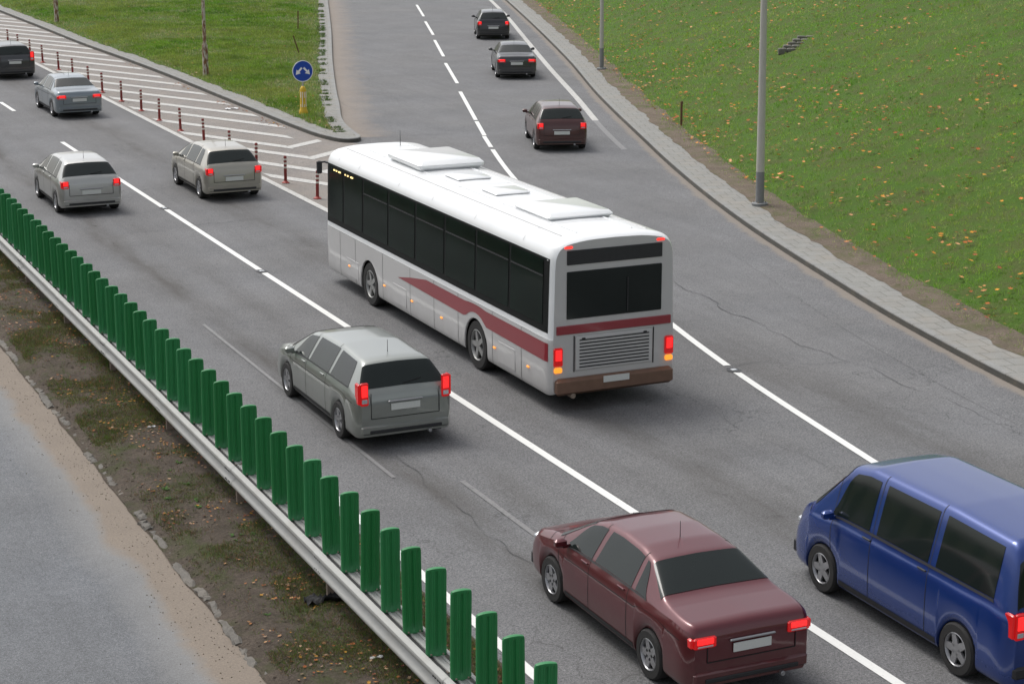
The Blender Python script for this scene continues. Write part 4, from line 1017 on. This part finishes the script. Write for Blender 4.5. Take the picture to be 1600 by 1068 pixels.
p_brown = car_paint('dark_red_brown_paint', (.07, .022, .02), .35, .3)

def place(spec, mid, paint, label, cat, head=0):
    "mid = point on the ground under the middle of the tail lamps"
    return car(spec, (mid[0], mid[1], .004), -head, label, cat, paint)
place(HATCH, (11.15, 52.1), p_silver, 'silver hatchback in the lane beside the green slats, with the bollard row beyond it', 'car')
place(SEDAN, (15.05, 71.5), p_bluegrey, 'blue-grey saloon car with lit tail lights, passing the middle of the bollard row', 'car')
place(ESTATE, (15.2, 85.0), p_dark, 'dark car at the left photo edge, driving past the far bollards', 'car')
place(HATCH, (15.35, 52.6), p_beige, 'beige-silver hatchback in the lane just left of the last bollards, ahead of the bus', 'car')
place(ESTATE, (11.25, 28.9), p_grey, 'grey estate car with tall lit tail lights, in the lane between green slats and bus', 'car')
place(SEDAN, (11.35, 18.0), p_maroon, 'maroon car leaving the bottom edge of the photo right of the green slats', 'car')
place(VAN, (14.85, 16.5), p_blue, 'deep blue van with pale reflecting roof at the right bottom corner', 'van', R(.5))
place(HATCH, (27.8, 56.8), p_brown, 'dark reddish car on the slip road, nearest the bus of the three there', 'car', R(19))
place(SEDAN, (34.95, 75.9), p_dark, 'dark grey car in the middle of the three on the slip road', 'car', R(20.5))
place(HATCH, (41.2, 92.4), p_black, 'black car farthest up the slip road, at the top of the photo', 'car', R(21))

# ---- the long white bus
def make_bus(loc, label):
    L, W, H = 12.0, 2.55, 3.16
    r = empty('city_bus', loc); tag(r, label, 'bus', None)
    white = car_paint('bus_white_paint', (.80, .81, .81), .0, .35, .08); grey = car_paint('bus_light_grey_paint', (.50, .49, .48), .0, .38, .35)
    red = car_paint('bus_red_stripe', (.26, .018, .028), .0, .35, .2)
    t = NT('dark_bus_glass'); t.col(t.mix(t.noise(1.2, 3), (.003, .006, .005), (.008, .018, .013))); m_bglass = t.set(rough=.12, spec=.10)
    m_bband = plain('bus_black_band', (.008, .009, .009), .5, 0, .2, 10, spec=.15)
    wheels = (3.3, 9.15); wr = .48
    key = [(.97, .30), (.995, .36), (1.0, .75), (1.0, 1.32), (.995, 1.34), (.985, 1.9), (.970, 2.70), (.955, 2.86), (.90, 3.00), (.78, 3.09), (.45, 3.15), (0, H)]
    def low(y):
        z = .30
        for wy in wheels:
            q = (wr+.07)**2-(y-wy)**2
            if q > 0: z = max(z, wr+math.sqrt(q)-.02)
        return z
    def sec(y):
        e = min(y, L-y); k = max(0, 1-e/.22)**2.4; s_ = 1-.05*k; K = []
        for a, z in key:
            lo = low(y); z = max(z, lo+(z-.30)*.02); K.append((a*W/2*s_, 1.5+(z-1.5)*(1-.035*k)))
        return np.array(K)
    ys = [0, .01, .03, .06, .1, .15, .22]+list(np.arange(.3, L-.25, .1))+[L-.22, L-.15, L-.1, L-.06, L-.03, L-.01, L]
    for wy in wheels: ys += [wy-wr-.073, wy-wr-.06, wy+wr+.06, wy+wr+.073]
    ys = tidy(ys); G_ = loft(sec, ys, 3); S = surf(G_, ys); n = len(ys)
    full = np.concatenate([G_, (G_*np.array([-1, 1, 1]))[:, ::-1][:, 1:]], 1); M = full.shape[1]
    F = [(i*M+j, (i+1)*M+j, (i+1)*M+j+1, i*M+j+1) for i in range(n-1) for j in range(M-1)]; mi = []
    for i in range(n-1):
        for j in range(M-1):
            q = j if j < M//2 else M-2-j; mi.append(1 if q < 10 else 0)
    F += [tuple(range(M)), tuple((n-1)*M+j for j in range(M-1, -1, -1))]; mi += [1, 1]
    mb = MB(); mb.add(full.reshape(-1, 3), F); mb.m = mi
    for sd in (1, -1):        # panel joints of the skirt
        for y in (1.2, 2.5, 4.15, 5.4, 6.7, 8.3, 10.0, 11.0):
            mb.grid([[(p[0]*sd, p[1], p[2]) for p in (S(y-.006, q, .003), S(y+.006, q, .003))] for q in np.linspace(1, 10, 10)], 2)
    mb.build('body', [white, grey, m_seam], r, True, 35)
    for sd in (1, -1):
        g = MB(); g.grid(patch(S, [(.12, 12.4), (L-.15, 12.4), (L-.15, 19.6), (.12, 19.6)], 60, 8, .006, sd)); g.build('window_band', m_bband, r, True)
        edges_ = [.28, 1.75, 3.3, 4.85, 6.4, 7.95, 9.5, 10.75, 11.75]
        for a, b in zip(edges_[:-1], edges_[1:]):
            g = MB(); g.grid(patch(S, [(a+.05, 13.2), (b-.05, 13.2), (b-.05, 18.9), (a+.05, 18.9)], 10, 6, .014, sd)); w_ = g.build('side_window', m_bglass, r, True)
            if b-a > 1.3:
                g = MB(); g.grid(patch(S, [(a+.05, 17.0), (b-.05, 17.0), (b-.05, 17.15), (a+.05, 17.15)], 10, 1, .02, sd)); g.build('sash_bar', m_trim, w_)
        g = MB(); g.grid(patch(S, [(.10, 10.1), (L-.1, 10.1), (L-.1, 11.0), (.10, 11.0)], 60, 1, .007, sd)); g.build('black_moulding', m_trim, r)
        g = MB(); g.grid(patch(S, [(.10, 6.9), (7.4, 7.3), (5.8, 8.9), (.10, 8.9)], 60, 2, .006, sd)); g.build('red_stripe', red, r)
        g = MB(); g.grid(patch(S, [(.1, 3.2), (L-.1, 3.2), (L-.1, 3.5), (.1, 3.5)], 60, 1, .008, sd)) if False else None
        for k, y in enumerate((.9, 2.4, 5.0, 6.6, 8.2, 10.4)):
            p = S(y, 5.2, .01); MB().box(sd*p[0], y, p[2], .02, .09, .035, bev=.006).build('side_marker', m_orange, r)
        for y in (1.85, 7.3, 10.2):
            MB().box(sd*(W/2-.002), y, .62, .012, .75, .40, bev=.004).build('service_hatch', grey, r)
        for wy in wheels: wheel(r, sd*(W/2-.17), wy, wr, sd, .29, plain('steel_bus_rim', (.32, .32, .31), .5, .4))
        q = MB(); q.box(sd*(W/2+.04), L+.22, 2.62, .12, .08, .30, bev=.03).box(sd*(W/2+.02), L+.14, 2.75, .22, .04, .035).box(sd*(W/2-.08), L+.07, 2.75, .04, .18, .035); q.build('mirror', m_trim, r, True, 40)
    MB().box(0, L/2, .42, W*.86, L*.95, .36).build('underbody', m_under, r)
    for k, y in enumerate((10.2, 10.45, 10.62, 11.0, 11.2, 11.35)):      # lit interior lamps seen at the front of the left side
        p = S(y, 18.3, .02); MB().box(-p[0], y, p[2], .02, (.14, .06, .04, .12, .05, .07)[k], .03).build('interior_lamp', m_amber, r)
    # rear
    MB().box(0, -.004, 2.12, 1.9, .03, .86, bev=.012).build('rear_window', m_glass, r)
    MB().box(0, -.006, 2.80, 1.9, .03, .26, bev=.01).build('rear_display_panel', m_trim, r)
    mb = MB(); mb.box(0, -.012, 1.05, 1.55, .03, .62, bev=.012)
    for k in range(9): mb.box(0, -.03, .80+k*.062, 1.4, .012, .022, 1)
    mb.build('engine_cover', [grey, m_trim], r)
    MB().box(0, -.03, .47, 2.36, .16, .30, bev=.05).build('rear_bumper', plain('bus_bumper_brown', (.16, .09, .06), .6, 0, .3, 5), r, True, 40)
    MB().box(0, -.01, 1.50, 2.3, .03, .16, bev=.01).build('red_stripe', red, r)
    MB().box(0, -.12, .55, .52, .012, .115).build('number_plate', m_plate, r)
    for sd in (-1, 1):
        tl = MB().box(sd*1.12, -.02, 1.02, .17, .05, .34, bev=.02).build('tail_light', m_tlens, r, True, 40); MB().box(sd*1.12, -.042, 1.06, .12, .02, .20, bev=.012).build('lit_lamp', m_tail, tl)
        MB().box(sd*1.12, -.02, .78, .15, .05, .10, bev=.02).build('turn_signal', m_orange, r)
        MB().box(sd*.92, .01, 2.985, .16, .05, .045, bev=.012).build('roof_marker_light', m_tails, r)
    # front
    MB().box(0, L+.002, 1.95, 2.2, .04, 1.45, bev=.02).build('windscreen', m_glass, r); MB().box(0, L+.004, 2.86, 1.9, .03, .25).build('destination_display', m_trim, r)
    for sd in (-1, 1): MB().box(sd*.95, L, .75, .4, .05, .2, bev=.03).build('headlight', m_head, r)
    MB().box(0, L, .45, 2.3, .12, .3, bev=.04).build('front_bumper', grey, r)
    for y in (1.3, 3.5, 5.65, 7.5, 9.9, 11.2):       # roof sheet joints
        g = MB(); g.grid([[S(y-.008, q, .004), S(y+.008, q, .004)] for q in np.linspace(22, 44, 26)]); g.build('roof_seam', grey, r)
    MB().box(.25, -.03, 2.05, .02, .02, .62).build('wiper', m_trim, r)
    for x in (-.80, .80): MB().box(x, -.012, 1.05, .015, .012, .66).build('cover_joint', m_seam, r)
    for x in (-.62, .62): MB().box(x, -.03, 1.32, .07, .02, .03, bev=.008).build('cover_latch', m_trim, r)
    MB().lathe([(.045, -.06), (.05, -.05), (.05, .12)], 14, -.85, -.04, .30, 'y').build('exhaust_pipe', m_post, r)
    # roof equipment
    pod = MB(); pod.box(.1, 8.6, 3.24, 1.5, 1.9, .22, bev=.08); pod.build('air_conditioner', white, r, True, 40)
    MB().box(.1, 2.3, 3.20, 1.35, 1.5, .14, bev=.06).build('roof_pod', white, r, True, 40)
    for y in (4.7, 6.6):
        h = MB().box(0, y, 3.18, .75, .75, .06, bev=.03).build('roof_hatch', white, r, True, 40)
    for x in (-.85, -.55, .55, .85):
        zz = float(np.interp(abs(x)/(W/2), [0, .45, .78, .90], [H, 3.15, 3.09, 3.0])); MB().box(x, L/2, zz+.002, .03, L*.93, .018, bev=.006).build('roof_rib', grey if abs(x) > .7 else white, r)
    MB().lathe([(.008, 0), (.004, .35)], 6, .3, 11.2, H).build('aerial', m_trim, r)
    return r
b_ = make_bus((15.55, 29.6, .004), 'long white-roofed bus with dark windows and light grey skirt, in the middle lane')
